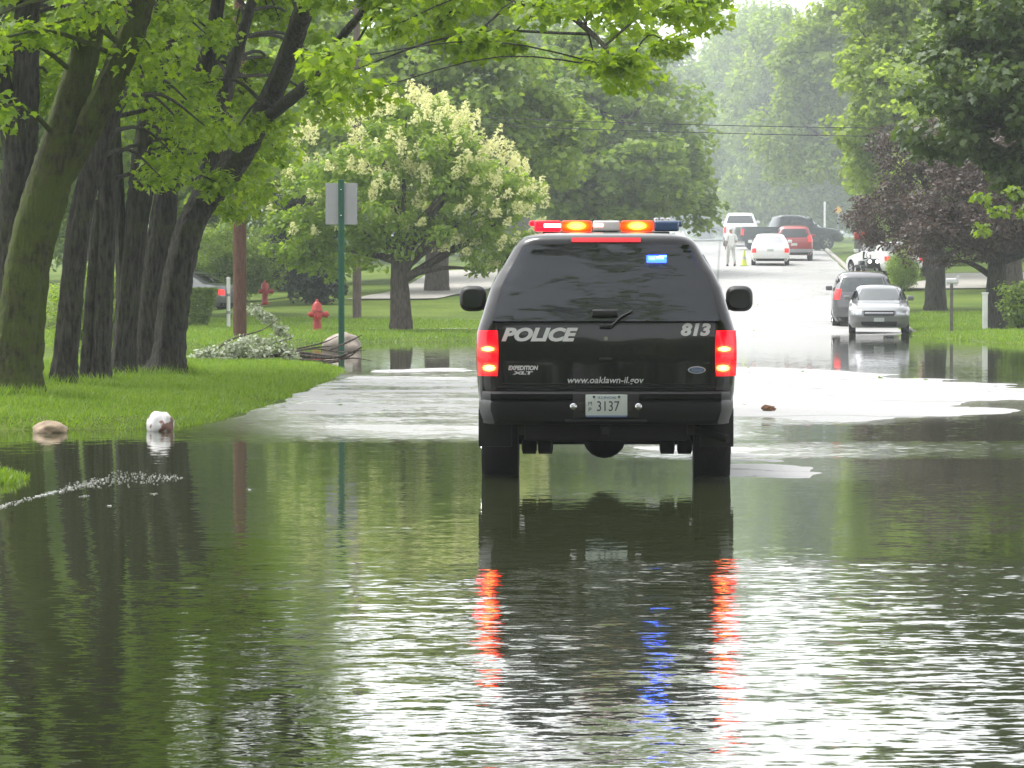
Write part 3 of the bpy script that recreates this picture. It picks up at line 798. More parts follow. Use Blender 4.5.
maple('narrow upright maple, middle of the row of dark trunks', px(100, 54), 54,
  [LB(54, (98, 386, .22), (100, 365, .15), (104, 290, .13), (107, 220, .12), (108, 150, .11), (118, 60, .12), (120, -120, .07)),
   LB(54, (86, 382, .12), (88, 340, .09), (93, 270, .08), (100, 200, .07))],
  fill(24, 20, 230, -120, 215, 55, 58, low=LOW) + high(22, -8, -3, 51, 58, 6, 10), 14, M['bark_dark'])
maple('straight dark maple with a broken upper stem, second from the right of the row', px(124, 57), 57,
  [LB(57, (121, 382, .26), (123, 362, .18), (129, 290, .155), (137, 220, .16), (146, 160, .19), (153, 100, .17), (162, 30, .14), (172, -100, .09)),
   LB(57, (124, 340, .11), (122, 260, .09), (119, 190, .085), (116, 120, .07))],
  fill(28, 60, 280, -120, 230, 59, 63, low=LOW) + high(22, -7, -2, 54, 61, 6, 10), 15, M['bark_dark'])
maple('thick dark maple dividing low into two stems beside the leaning maple', px(146, 59), 59,
  [LB(59, (142, 380, .32), (145, 358, .23), (150, 290, .18), (159, 230, .16), (172, 160, .17), (192, 95, .15), (212, 40, .11), (230, -80, .07)),
   LB(59, (150, 300, .14), (166, 240, .13), (170, 180, .13), (166, 120, .14), (160, 40, .1))],
  fill(30, 100, 300, -120, 230, 60, 65, low=LOW) + high(22, -6, -1.5, 56, 63, 6, 10), 16, M['bark_dark'])
maple('leaning maple at the right end of the row, its long limb over the road', px(166, 57.5), 57.5,
  [LB(57.5, (163, 384, .36), (168, 358, .25), (174, 300, .215), (186, 240, .2), (201, 205, .19), (228, 172, .19, -.6), (256, 128, .16, -1.2), (283, 70, .14, -2), (304, 10, .13, -3), (330, -70, .1, -4), (380, -170, .06, -6)),
   LB(57.5, (198, 210, .17), (212, 165, .14), (222, 110, .12), (236, 60, .09), (262, -30, .06)),
   LB(56, (262, 122, .1), (300, 92, .09, -2), (322, 70, .08, -3), (345, 34, .06, -4), (368, 6, .05, -5), (410, -60, .03, -7)),
   LB(53, (330, -70, .08), (420, -55, .06, -3), (520, -20, .05, -6), (585, 28, .035, -8), (625, 70, .02, -9)),
   LB(53, (380, -170, .07), (520, -120, .05, -6), (640, -40, .03, -9), (690, 20, .015, -10)),
   LB(52, (330, -70, .06), (470, -20, .04, -7), (548, 12, .02, -9))],
  fill(36, 185, 335, -130, 235, 58.5, 63, low=LOW) + fill(9, 190, 330, -60, 215, 53, 56, .25, .4, low=LOW) + fill(62, 320, 705, -75, 100, 39, 48, .28, .45, low=LOW) + high(26, -6, -1.2, 50, 62, 5.8, 9), 17, M['bark_dark'], per=165)

# --- cream-flowering lilac tree
def lilac():
    bx, by = px(401, 109), 109.0
    lobes = [(0, 0, 4.2, 3.2, 2.8, 2.2), (-1.6, .2, 3.2, 2.4, 2.2, 1.7), (1.9, -.2, 3.3, 2.1, 2.0, 1.7), (.2, 0, 5.4, 1.7, 1.6, 1.1), (-2.6, 0, 2.7, 1.3, 1.4, 1.0), (2.7, 0, 2.6, 1.3, 1.3, 1.1)]
    root = make_tree('lilac_tree', 'rounded tree covered in cream flower clusters behind the green signpost', 'tree', bx, by, 3.4, .30, lobes, 230, 110, .17, M['leaf_lilac'], M['bark_grey'], 31, kind='oval', clr=.55, fork=.35, nl=18, flare=1.35)
    rs = np.random.RandomState(8)
    cl = lobe_clumps(rs, lobes, 760, shell=.97)
    sc = (cl[:, 2]-2.2)*.35 + cl[:, 0]*.12 - .4 + rs.uniform(-.9, .9, len(cl))
    cl = cl[sc > .1]
    # each bloom an upright cone of small florets
    per = 46
    C = np.repeat(cl, per, 0); hgt = np.repeat(rs.uniform(.22, .42, len(cl)), per)
    t = rs.uniform(0, 1, len(C)); a = rs.uniform(0, 6.283, len(C)); rr = np.sqrt(1-t)*.17*rs.uniform(.4, 1.1, len(C))
    out = norm(np.repeat(cl - np.array([0, 0, 3.2]), per, 0))
    off = np.stack([rr*np.cos(a), rr*np.sin(a), t*hgt], 1) + out*.12*t[:, None]
    me = leaves('blooms', C+off, rs.normal(size=C.shape)+off*4, rs.normal(size=C.shape), rs.uniform(.07, .12, len(C)), 'oval')
    link('flower_clusters', me, M['bloom'], root)
lilac()

# --- background trees
BROAD = [(0, 0, 7.5, 4.6, 4.4, 3.4), (-2.8, .5, 5.6, 3.2, 3.0, 2.3), (2.9, -.4, 5.8, 3.1, 3.0, 2.4), (.4, 0, 10.2, 2.9, 2.9, 2.2), (0, -2.6, 5.2, 3.0, 2.2, 2.2), (-1, 2.4, 6.4, 3, 2.2, 2.6)]
G_BG = 'shade trees lining the street in the distance'
b_mid = make_tree('shade_tree', 'broad mid green shade tree whose trunk stands beside the left driveway', 'tree', px(437, 150), 150, 9.5, .42, BROAD, 420, 95, .25, M['leaf_mid'], M['bark_grey'], 41, clr=1.0, group=G_BG, nl=18)
dup(b_mid, (px(600, 172), 172, gz(px(600, 172), 172)-1.2), 1.9, (1.12, 1.12, .98), 'broad green shade tree rising directly behind the police light bar')
dup(b_mid, (px(520, 205), 205, gz(px(520, 205), 205)), 4.1, (1.15, 1.15, 1.1), 'tall green shade tree between the lilac and the police vehicle roof')
dup(b_mid, (px(300, 165), 165, gz(px(300, 165), 165)), 3.0, (1.2, 1.2, 1.05), 'green shade tree behind the left side of the cream flowering tree')
dup(b_mid, (px(165, 142), 142, gz(px(165, 142), 142)), 5.2, (1.1, 1.1, 1.0), 'green shade tree directly behind the leaning maple at the end of the row')
dup(b_mid, (px(90, 125), 125, gz(px(90, 125), 125)), .8, (1.15, 1.15, 1.0), 'green shade tree seen between the dark maple trunks on the left')
dup(b_mid, (px(-10, 112), 112, gz(px(-10, 112), 112)), 2.3, (1.1, 1.1, 1.0), 'green shade tree behind the leftmost maple trunk')
dup(b_mid, (px(655, 250), 250, gz(px(655, 250), 250)-1.5), 5.5, (1.15, 1.15, 1.15), 'hazy green shade tree left of the far end of the street')
b_yel = make_tree('shade_tree', 'tall yellow green shade tree over the parked cars on the right', 'tree', px(818, 205)+2.4, 205, 11, .45, [(0, 0, 9, 4.4, 4.2, 4.2), (-3.4, 0, 6.2, 2.6, 2.6, 2.6), (2.8, 0, 6.6, 2.8, 2.6, 2.6), (.4, 0, 12.2, 3.0, 3, 2.4), (-2.4, -1, 10, 2.4, 2.4, 2.4), (0, -2, 4.9, 3.0, 2, 1.6)], 440, 95, .25, M['leaf_yellow'], M['bark_grey'], 43, clr=1.0, group=G_BG, nl=18)
dup(b_yel, (px(752, 285), 285, gz(px(752, 285), 285)-3), 2.0, (1.15, 1.15, 1.42), 'pale green hazy shade tree at the far end of the street')
dup(b_yel, (px(932, 165), 165, gz(px(932, 165), 165)), 4.0, (.95, .95, .95), 'yellow green shade tree rising above the purple leaved trees')
dup(b_yel, (px(1010, 150), 150, gz(px(1010, 150), 150)), 1.0, (1.0, 1.0, .85), 'yellow green shade tree behind the purple tree at the right edge')
dup(b_yel, (px(790, 238), 238, gz(px(790, 238), 238)-2.6), 5.0, (1.0, 1.0, 1.18), 'tall pale green shade tree right of the white sky gap')
dup(b_yel, (px(738, 262), 262, gz(px(738, 262), 262)-1), .7, (.9, .9, 1.12), 'narrow pale green shade tree below the white sky gap')
dup(b_yel, (px(705, 330), 330, gz(px(705, 330), 330)-3), 3.0, (1.15, 1.15, 1.1), 'faint hazy shade tree behind the light bar of the police vehicle')

G_PU = 'purple leaved trees on the right lawn'
p1 = make_tree('purple_tree', 'purple leaved tree with dark trunk beside the white post at right', 'tree', px(997, 115), 115, 5.2, .33, [(0, 0, 4.3, 2.7, 2.6, 1.9), (-1.7, -.3, 3.3, 1.7, 1.8, 1.1), (1.7, 0, 3.4, 1.7, 1.8, 1.1), (0, .5, 5.9, 1.8, 1.8, 1.2)], 230, 120, .13, M['leaf_purple'], M['bark_dark'], 51, clr=.6, group=G_PU, kind='oval', nl=14)
p1.scale = (.95, .95, .84)
p2 = dup(p1, (px(935, 132), 132, gz(px(935, 132), 132)), 2.4, (1.0, 1.0, .9), 'purple leaved tree further back behind the tall mailbox post')
# near dark tree reaching in from the right edge
def near_right():
    bx, by = 12.6, 76.0
    lobes = [(-1.2, 0, 5.4, 3.4, 3.4, 2.3), (-3.2, -.5, 4.9, 1.9, 2.4, 1.6), (1.5, 0, 5.5, 3, 3, 2.2), (-2.4, 0, 6.6, 1.9, 2.4, 1.3), (-.6, -.5, 3.6, 1.9, 1.6, .9), (-2.5, .3, 4.1, 1.7, 1.8, 1.0), (-1.6, -.6, 3.3, 1.2, 1.2, .7)]
    make_tree('dark_maple', 'dark green leafy tree hanging into the top right corner', 'tree', bx, by, 5.6, .4, lobes, 380, 110, .155, M['leaf_dark'], M['bark_dark'], 61, kind='maple', clr=.55, nl=20)
near_right()
def bright_sprig():
    rs = np.random.RandomState(4); bx, by = 12.2, 64.5
    root = thing('young_maple', 'bright green maple sapling whose low leaves hang at the right edge', 'tree', (bx, by, gz(bx, by)))
    mb = MB(); rng = random.Random(3)
    root.location.z -= .45
    limb(mb, [(0, 0, -.2, .1), (-.4, 0, 1.8, .08), (-1.6, 0, 3.0, .06), (-3.0, 0, 3.6, .04), (-4.2, 0, 3.3, .015)], 5, 8, rng)
    mb.build('trunk', M['bark_dark'], root)
    cl = np.array([(-4.2, 0, 3.05), (-4.45, .1, 2.75), (-4.0, 0, 3.35), (-3.4, .2, 3.7), (-4.5, -.2, 3.25), (-2.6, 0, 3.9), (-3.75, 0, 3.0)])
    c, n, t, s = clump_leaves(rs, cl, np.full(len(cl), .22), 30, .11)
    link('crown', leaves('crown', c, n, t, s, 'maple'), M['leaf_bright'], root)
bright_sprig()

# --- shrubs, hedge, conifer
def shrub(name, label, cat, x, y, lobes, ncl, per, ls, leaf, seed, group=None, kind='oval', clr=.3):
    rs = np.random.RandomState(seed); rng = random.Random(seed)
    root = thing(name, label, cat, (x, y, gz(x, y)), 0, group)
    cl = lobe_clumps(rs, lobes, ncl, .3); cl[:, 2] = np.maximum(cl[:, 2], .1)
    mb = MB()
    for i in rs.choice(len(cl), 8): limb(mb, [(rng.uniform(-.1, .1), rng.uniform(-.1, .1), -.1, .035), (cl[i][0]*.5, cl[i][1]*.5, cl[i][2]*.6, .025), (*cl[i], .01)], 3, 5, rng)
    mb.build('stem', M['bark_dark'], root)
    c, n, t, s = clump_leaves(rs, cl, clr*rs.uniform(.7, 1.3, len(cl)), per, ls, flat=.85)
    link('foliage', leaves('foliage', c, n, t, s, kind), leaf, root)
    return root
shrub('conifer_shrub', 'dark conifer bush behind the large red hydrant', 'shrub', px(318, 138), 138, [(0, 0, .7, 1.05, .9, .8), (-.5, 0, 1.3, .6, .6, .7), (.35, 0, 1.0, .7, .7, .6)], 120, 90, .13, M['leaf_conifer'], 71)
shrub('conifer_shrub', 'tall dark conifer standing above the dark bush at left', 'shrub', px(292, 150), 150, [(0, 0, 2.0, .9, .8, 1.6), (0, 0, 3.6, .6, .6, 1.2)], 130, 80, .15, M['leaf_conifer'], 72)
shrub('bush', 'light green bush just right of the red brown utility pole', 'shrub', px(283, 160), 160, [(0, 0, .9, 1.2, 1, .9), (-1, 0, .6, .9, .8, .7)], 90, 60, .13, M['leaf_bright'], 73)
bsh = shrub('bush', 'rounded green bush between the hedge and the utility pole', 'shrub', px(222, 150), 150, [(0, 0, 1.6, 1.9, 1.5, 1.6), (-1.2, 0, 1.1, 1.4, 1.2, 1.2), (1.3, 0, 1.2, 1.3, 1.2, 1.2)], 220, 120, .11, M['leaf_mid'], 74, kind='oval', clr=.45)
bsh['group'] = 'green bushes on the lawns'
def bdup(p, Y, rz, sc, label): dup(bsh, (px(p, Y), Y, gz(px(p, Y), Y)), rz, sc, label)
bdup(330, 200, 1, (2.2, 2.2, 2.2), 'large green bush behind the cream flowering tree at left')
bdup(470, 215, 2, (2.2, 2.2, 1.9), 'large green bush behind the left mirror of the police vehicle')
bdup(140, 170, 3, (2.4, 2.4, 2.4), 'large green bush glimpsed between the maple trunks')
bdup(912, 205, 4, (1.5, 1.5, 1.5), 'green bush behind the red mailbox on the right')
bdup(928, 178, 2.5, (1.1, 1.1, 1.2), 'green bush beyond the pale car under the purple tree')
bdup(555, 230, 5, (2.5, 2.5, 1.8), 'large green bush hidden behind the police vehicle body')
bdup(975, 185, .5, (2.2, 2.2, 1.9), 'large green bush on the right beyond the pale driveway')
bdup(866, 236, 3.3, (1.9, 1.9, 2.1), 'green bush beyond the yellow diamond sign')
bdup(104, 76, 2.2, (.62, .62, .55), 'low green bush behind the row of maple trunks')
bdup(903, 150, 1.2, (.42, .42, .55), 'small green bush between the pale car and the purple tree trunk')
sb = shrub('bush', 'bright green young shrub at the right edge beside the purple tree trunk', 'shrub', px(1020, 112), 112, [(0, 0, .8, .55, .5, .75), (.3, 0, .4, .5, .4, .4)], 50, 60, .12, M['leaf_bright'], 75)
def hedge():
    rs = np.random.RandomState(9); x1, Y = px(215, 112), 112.0
    root = thing('hedge', 'clipped hedge with a yellow green top behind the maple trunks', 'hedge', (x1-2, Y, gz(x1-2, Y)))
    n = 26000
    P_ = rs.uniform(-1, 1, (n, 3)); ax = rs.randint(0, 3, n); sg = np.sign(rs.uniform(-1, 1, n)); P_[np.arange(n), ax] = sg*rs.uniform(.86, 1.03, n)
    taper = .78 + .22*(P_[:, 2]*.5+.5)
    c = np.stack([P_[:, 0]*2*taper**.6, P_[:, 1]*.7*taper, .62+P_[:, 2]*.52], 1)
    nn = rs.normal(size=(n, 3))*.6; nn[np.arange(n), ax] += sg
    link('foliage', leaves('foliage', c, nn, rs.normal(size=(n, 3)), rs.uniform(.06, .11, n), 'oval'), M['leaf_hedge'], root)
    mb = MB()
    for k in range(9): mb.tube([(-1.7+k*.42, 0, -.15), (-1.7+k*.42, .05, .5), (-1.68+k*.42, 0, .95)], [.03, .025, .01], 6)
    mb.build('stem', M['bark_dark'], root)
hedge()
# far woods closing the horizon: reads as one mass
def woods():
    rs = np.random.RandomState(21); lob = []
    for x in np.arange(-120, 130, 6.5):
        y = 430 + rs.uniform(-30, 40); h = rs.uniform(13, 19)
        lob.append((x, y, 5+h*.5, 5.5, 5, h*.55))
    for x in np.arange(-70, 72, 7.0):  # unseen row behind the camera, added to darken what the black paint reflects
        lob.append((x, -75 + rs.uniform(-8, 8), 5, 6, 4, 6.5))
    cl = lobe_clumps(rs, lob, 3200, .55)
    c, n, t, s = clump_leaves(rs, cl, rs.uniform(1, 2, len(cl)), 16, 1.0)
    o = link('far_woods', leaves('far_woods', c, n, t, s, 'clump'), M['leaf_mid'])
    tag(o, 'far woods at the street end, plus an unseen added row behind the camera', 'woods', kind='stuff')
woods()

# ---------------------------------------------------------------- poles, sign, hydrants, rocks
def pole(label, x, y, h, r, mat, top, lean=0):
    z0 = gz(x, y); root = thing('utility_pole', label, 'utility pole', (x, y, z0), 0, 'wooden utility poles')
    rng = random.Random(int(x*10))
    mb = MB(); limb(mb, [(0, 0, -.4, r*1.04), (lean*.3, 0, h*.3, r), (lean*.6, 0, h*.6, r*.9), (lean, 0, h, r*.75)], 6, 14, rng, .015)
    mb.build('post', mat, root)
    if top:
        c = MB(); c.box((lean, 0, h-.5), (2.4, .1, .12), .01); c.build('crossarm', M['grey_wood'], root)
        for k in (-1.05, -.4, .4, 1.05): MB().lathe([(.03, 0), (.05, .03), (.035, .06), (.05, .09), (.02, .13)], 10, c=(lean+k, 0, h-.44)).build('insulator', M['mail_grey'], root)
    t = MB(); t.lathe([(r*1.0+.012, -.13), (r*1.0+.014, .13)], 14, c=(lean*.55, 0, h*.62)); t.build('band', M['grey_wood'], root)
    return root
pole('red brown utility pole standing behind the fallen branches', px(240, 98), 98, 9.5, .165, M['pole_wood'], True)
pole('grey weathered utility pole rising behind the cream flowering tree', px(357, 126), 126, 10.5, .14, M['pole_grey'], True)
def wire(p0, p1, sag, label):
    a, b = Vector(p0), Vector(p1); mb = MB()
    pts = [a.lerp(b, t) - Vector((0, 0, sag*4*t*(1-t))) for t in np.linspace(0, 1, 40)]
    mb.tube(pts, .013, 6)
    tag(mb.build('overhead_wire', M['wire']), label, 'wire', 'overhead wires crossing the street')
xp = px(357, 126)
wire((xp, 126, 7.0), (xp+52, 150, 8.6), .85, 'upper thin black wire crossing in front of the far trees')
wire((xp, 126, 6.75), (xp+52, 150, 7.9), .72, 'lower thin black wire crossing in front of the far trees')

def signpost():
    x, y = px(341.5, 76), 76.0; root = thing('street_sign', 'back of a square grey sign on a green metal post', 'sign', (x, y, -.3))
    mb = MB()   # U-channel post
    mb.box((0, 0, 1.9), (.075, .012, 3.8), .002); mb.box((-.035, -.018, 1.9), (.012, .034, 3.8), .002); mb.box((.035, -.018, 1.9), (.012, .034, 3.8), .002)
    mb.box((-.048, -.034, 1.9), (.02, .006, 3.8)); mb.box((.048, -.034, 1.9), (.02, .006, 3.8))
    mb.build('post', M['green_metal'], root, smooth=False)
    s = MB(); s.box((0, .016, 3.33), (.61, .006, .80), .002); s.build('sign_panel', M['sign_back'], root, smooth=False)
    for z in (3.1, 3.6): MB().lathe([(.014, -.03), (.014, -.04), (.008, -.046)], 8, 'Y', (0, 0, z)).build('bolt', M['chrome'], root)
signpost()

def hydrant(label, x, y, sc=1.0):
    root = thing('fire_hydrant', label, 'hydrant', (x, y, gz(x, y)), R(12), 'red fire hydrants on the left lawn'); root.scale = (sc,)*3
    MB().lathe([(.17, -.1), (.17, .03), (.115, .05), (.105, .50), (.125, .52), (.125, .56)], 20).build('barrel', M['hydrant'], root)
    MB().lathe([(.155, .56), (.155, .60), (.14, .62), (.13, .70), (.09, .78), (.045, .81), (.035, .86), (.02, .88)], 20).build('bonnet', M['hydrant'], root)
    MB().lathe([(.075, 0), (.075, .18), (.095, .18), (.095, .24), (.035, .25), (.03, .29)], 14, 'X', (.04, 0, .47)).build('nozzle', M['hydrant'], root)
    MB().lathe([(.075, 0), (.075, -.10), (.08, -.10), (.08, -.15), (.03, -.16), (.025, -.19)], 14, 'X', (-.06, 0, .47)).build('nozzle', M['hydrant'], root)
    MB().lathe([(.09, 0), (.09, -.14), (.105, -.14), (.105, -.19), (.035, -.20), (.03, -.24)], 14, 'Y', (0, -.05, .42)).build('nozzle', M['hydrant'], root)
hydrant('large red fire hydrant beside the green signpost', px(317, 104), 104)
hydrant('small red fire hydrant further back beside the utility pole', px(265, 142), 142, 1.0)

def rock(name, label, x, y, size, mat, seed, z=None, sub=4, nz=.25, rz=0):
    mb = MB(); mb.blob((0, 0, size[2]*.55), size, sub, nz, seed, 1.6)
    o = mb.build(name, mat, None); o.location = (x, y, gz(x, y) if z is None else z); o.rotation_euler = (0, 0, rz)
    tag(o, label, 'rock')
rock('boulder', 'round white painted boulder with rusty brown stains at the lawn edge', px(160, 39.8), 39.8, (.140, .14, .135), M['rock_white'], 3, -.01, nz=.18)
rock('boulder', 'flat tan rock lying at the water edge on the left', px(50, 39.4), 39.4, (.175, .14, .085), M['rock_tan'], 5, -.02)
rock('boulder', 'large pale rounded boulder behind the green signpost', px(343, 88), 88, (.42, .38, .29), M['rock_pink'], 7, -.06)
def debris():
    mb = MB(); mb.blob((0, 0, .03), (.075, .06, .035), 3, .5, 2, 3); mb.blob((.06, .02, .02), (.04, .04, .02), 2, .4, 4, 3)
    o = mb.build('leaf_litter', M['brown_leaf']); x, y = px(768, 45.5), 45.5; o.location = (x, y, float(road_z(np.array([x]), np.array([y]))[0]))
    tag(o, 'small brown wad of leaves on the pale wet road', 'debris')
debris()

def litter():
    rs = np.random.RandomState(6); n = 900
    X = rs.uniform(-2.8, 9, n); Y = np.concatenate([rs.uniform(42, 72, n//2), rs.uniform(118, 170, n-n//2)]); Z = road_z(X, Y)
    k = (Z > .001) & (rs.rand(n) < .09) & (Y < 72) | (Y > 100) & (X > edge_l(Y)+.2) & (rs.rand(n) < .3)
    c = np.stack([X[k], Y[k], Z[k]+.012], 1); m = len(c)
    o = link('scattered_leaves', leaves('scattered_leaves', c, rs.normal(0, .35, (m, 3))+np.array([0, 0, 1]), rs.normal(size=(m, 3)), rs.uniform(.05, .12, m), 'maple'), M['leaf_mid'])
    tag(o, 'loose torn leaves scattered over the wet pavement', 'leaves', kind='stuff')
litter()

def fallen():
    rs = np.random.RandomState(14); rng = random.Random(14); Y0 = 69.0
    root = thing('fallen_branch', 'fallen leafy tree limb with bare dark branches beside the water', 'fallen branch', (px(265, Y0), Y0, gz(px(265, Y0), Y0)))
    ox, oz = px(265, Y0), gz(px(265, Y0), Y0)
    def L(p, q, dy=0): w = W(p, q, Y0+dy); return (w[0]-ox, dy, w[2]-oz)
    mb = MB()
    for pts in ([(195, 362, 0, .02), (240, 358, .2, .03), (290, 355, 0, .032), (330, 358, -.3, .022), (352, 352, -.5, .02), (362, 347, -.6, .012)],
                [(280, 350, .3, .02), (310, 354, .2, .03), (345, 357, -.1, .02), (358, 350, -.2, .01)],
                [(283, 362, -.4, .03), (315, 364, -.5, .03), (340, 361, -.6, .02)],
                [(286, 353, .4, .02), (312, 348, .6, .02), (332, 346, .6, .01)],
                [(330, 350, .6, .02), (350, 341, .8, .018), (362, 335, .8, .01)],
                [(210, 355, 0, .02), (230, 340, .3, .02), (262, 330, .5, .012), (280, 318, .7, .006)],
                [(270, 356, .1, .018), (312, 349, .4, .013), (340, 352, .3, .014), (366, 350, .2, .006)], [(282, 359, -.3, .022), (325, 361, -.2, .018), (352, 358, 0, .012), (372, 361, .1, .005)], [(292, 350, .4, .018), (322, 343, .5, .012), (338, 336, .6, .005)],
                [(250, 357, 0, .02), (270, 345, .1, .015), (292, 338, .2, .008)]):
        limb(mb, [(*L(p, q, dy), r) for p, q, dy, r in pts], 5, 6, rng, .1)
    mb.build('branches', M['bark_grey'], root)
    cl = []
    for _ in range(74):
        p = rs.uniform(192, 292); top = np.interp(p, [192, 215, 240, 262, 285, 292], [356, 347, 340, 334, 340, 354]); cl.append(L(p, rs.uniform(top, 366), rs.uniform(-.5, .7)))
    for _ in range(9):
        f = rs.rand(); cl.append(L(252+36*f, 306+30*f, .8))
    cl = np.array(cl); cl[:, 2] = np.maximum(cl[:, 2], .03)
    c, n, t, s = clump_leaves(rs, cl, np.full(len(cl), .17), 42, .075)
    link('leaves', leaves('leaves', c, n, t, s, 'oval'), M['leaf_fallen'], root)
fallen()

def foam():
    rs = np.random.RandomState(3)
    path = np.array([(-2.55, 30.1), (-2.75, 30.2), (-2.97, 30.15), (-3.1, 29.9), (-3.2, 29.3), (-3.24, 28.4), (-3.33, 27.6), (-3.42, 26.4), (-3.5, 25.6)])
    wid = np.array([.04, .09, .14, .11, .08, .05, .02, .05, .04])
    n = 700; t = rs.uniform(0, len(path)-1, n)
    x = np.interp(t, range(len(path)), path[:, 0]); y = np.interp(t, range(len(path)), path[:, 1]); w = np.interp(t, range(len(path)), wid)
    C = np.stack([x+rs.normal(0, 1, n)*w*.6, y+rs.normal(0, 1, n)*w*4.5, np.full(n, .004)], 1)
    ex = np.array([(-3.0, 27.6), (-2.55, 27.9), (-1.9, 28.5), (-2.7, 26.4)]); 
    C = np.concatenate([C, np.concatenate([np.stack([e[0]+rs.normal(0, .015, 12), e[1]+rs.normal(0, .05, 12), np.full(12, .004)], 1) for e in ex])])
    mb = MB()
    for q in C:
        r = rs.uniform(.0015, .007); mb.blob(tuple(q), (r*1.2, r*2.0, r*.25), 1, .3, rs.randint(99))
    tag(mb.build('foam', M['foam']), 'line of white foam on the water over the hidden kerb at left', 'foam', kind='stuff')
foam()

def posts():
    x, y = px(985, 113), 113.0
    root = thing('white_post', 'short thick white post beside the purple tree trunk', 'post', (x, y, gz(x, y)))
    MB().box((0, 0, .5), (.14, .14, 1.16), .01).build('post', M['white_wood'], root, smooth=False)
    MB().box((0, 0, 1.10), (.18, .18, .05), .012).build('cap', M['white_wood'], root, smooth=False)
    x, y = px(228.5, 112), 112.0
    root = thing('marker_post', 'thin white marker post left of the red brown utility pole', 'post', (x, y, gz(x, y)))
    MB().tube([(0, 0, -.2), (0, 0, 1.4)], .055, 10).build('post', M['white_wood'], root)
    for z in (.45, .95): MB().lathe([(.062, z-.04), (.062, z+.04)], 12).build('band', M['sign_back'], root)
    MB().lathe([(.06, 1.4), (.06, 1.42), (.03, 1.46)], 12).build('cap', M['white_wood'], root)
    # tall mailbox post
    x, y = px(951.5, 110), 110.0
    root = thing('mailbox', 'pale mailbox on a tall thin dark post on the right lawn', 'mailbox', (x, y, gz(x, y)), R(-8))
    MB().box((0, 0, .66), (.09, .09, 1.52), .008).build('post', M['grey_wood'], root, smooth=False)
    MB().box((0, 0, 1.34), (.34, .09, .05), .006).build('arm', M['mail_grey'], root, smooth=False)
    mb = MB(); mb.box((0.02, 0, 1.445), (.36, .17, .15), .05, seg=4); mb.build('box', M['mail_grey'], root)
    MB().box((.17, -.1, 1.55), (.07, .012, .12), .003, rot=Matrix.Rotation(R(35), 3, 'Y')).build('flag', M['mail_grey'], root, smooth=False)
    # red mailbox
    x, y = px(861, 172), 172.0; x = max(x, float(edge_r(y))+.35)
    root = thing('mailbox', 'bright red mailbox on a post further up the right kerb', 'mailbox', (x, y, gz(x, y)), R(10)); root.scale = (1.25, 1.25, 1.28)
    MB().box((0, 0, .5), (.1, .1, 1.25), .008).build('post', M['grey_wood'], root, smooth=False)
    mb = MB(); mb.box((0, 0, 1.22), (.50, .22, .28), .09, seg=4); mb.build('box', M['hydrant'], root)
    MB().box((.02, 0, 1.07), (.66, .12, .03), .004).build('arm', M['grey_wood'], root, smooth=False)
    MB().box((.2, -.13, 1.42), (.04, .012, .14), .003).build('flag', M['hydrant'], root, smooth=False)
    # yellow diamond sign and a white pole near the far cars
    x, y = px(838, 232), 232.0
    root = thing('warning_sign', 'small yellow diamond sign beyond the dark pickup', 'sign', (x, y, gz(x, y)))
    MB().box((0, 0, .9), (.07, .05, 2.2), .005).build('post', M['sign_back'], root, smooth=False)
    MB().box((0, -.04, 1.95), (.34, .012, .34), .004, rot=Matrix.Rotation(R(45), 3, 'Y')).build('sign_panel', M['yellow_sign'], root, smooth=False)
    x, y = px(824.5, 226), 226.0
    root = thing('white_pole', 'slim white pole behind the dark pickup hood', 'pole', (x, y, gz(x, y)))
    MB().tube([(0, 0, -.3), (0, 0, 2.4)], .06, 10).build('post', M['white_wood'], root)
    MB().lathe([(.075, 2.4), (.075, 2.45), (.03, 2.52)], 10).build('cap', M['white_wood'], root)
posts()

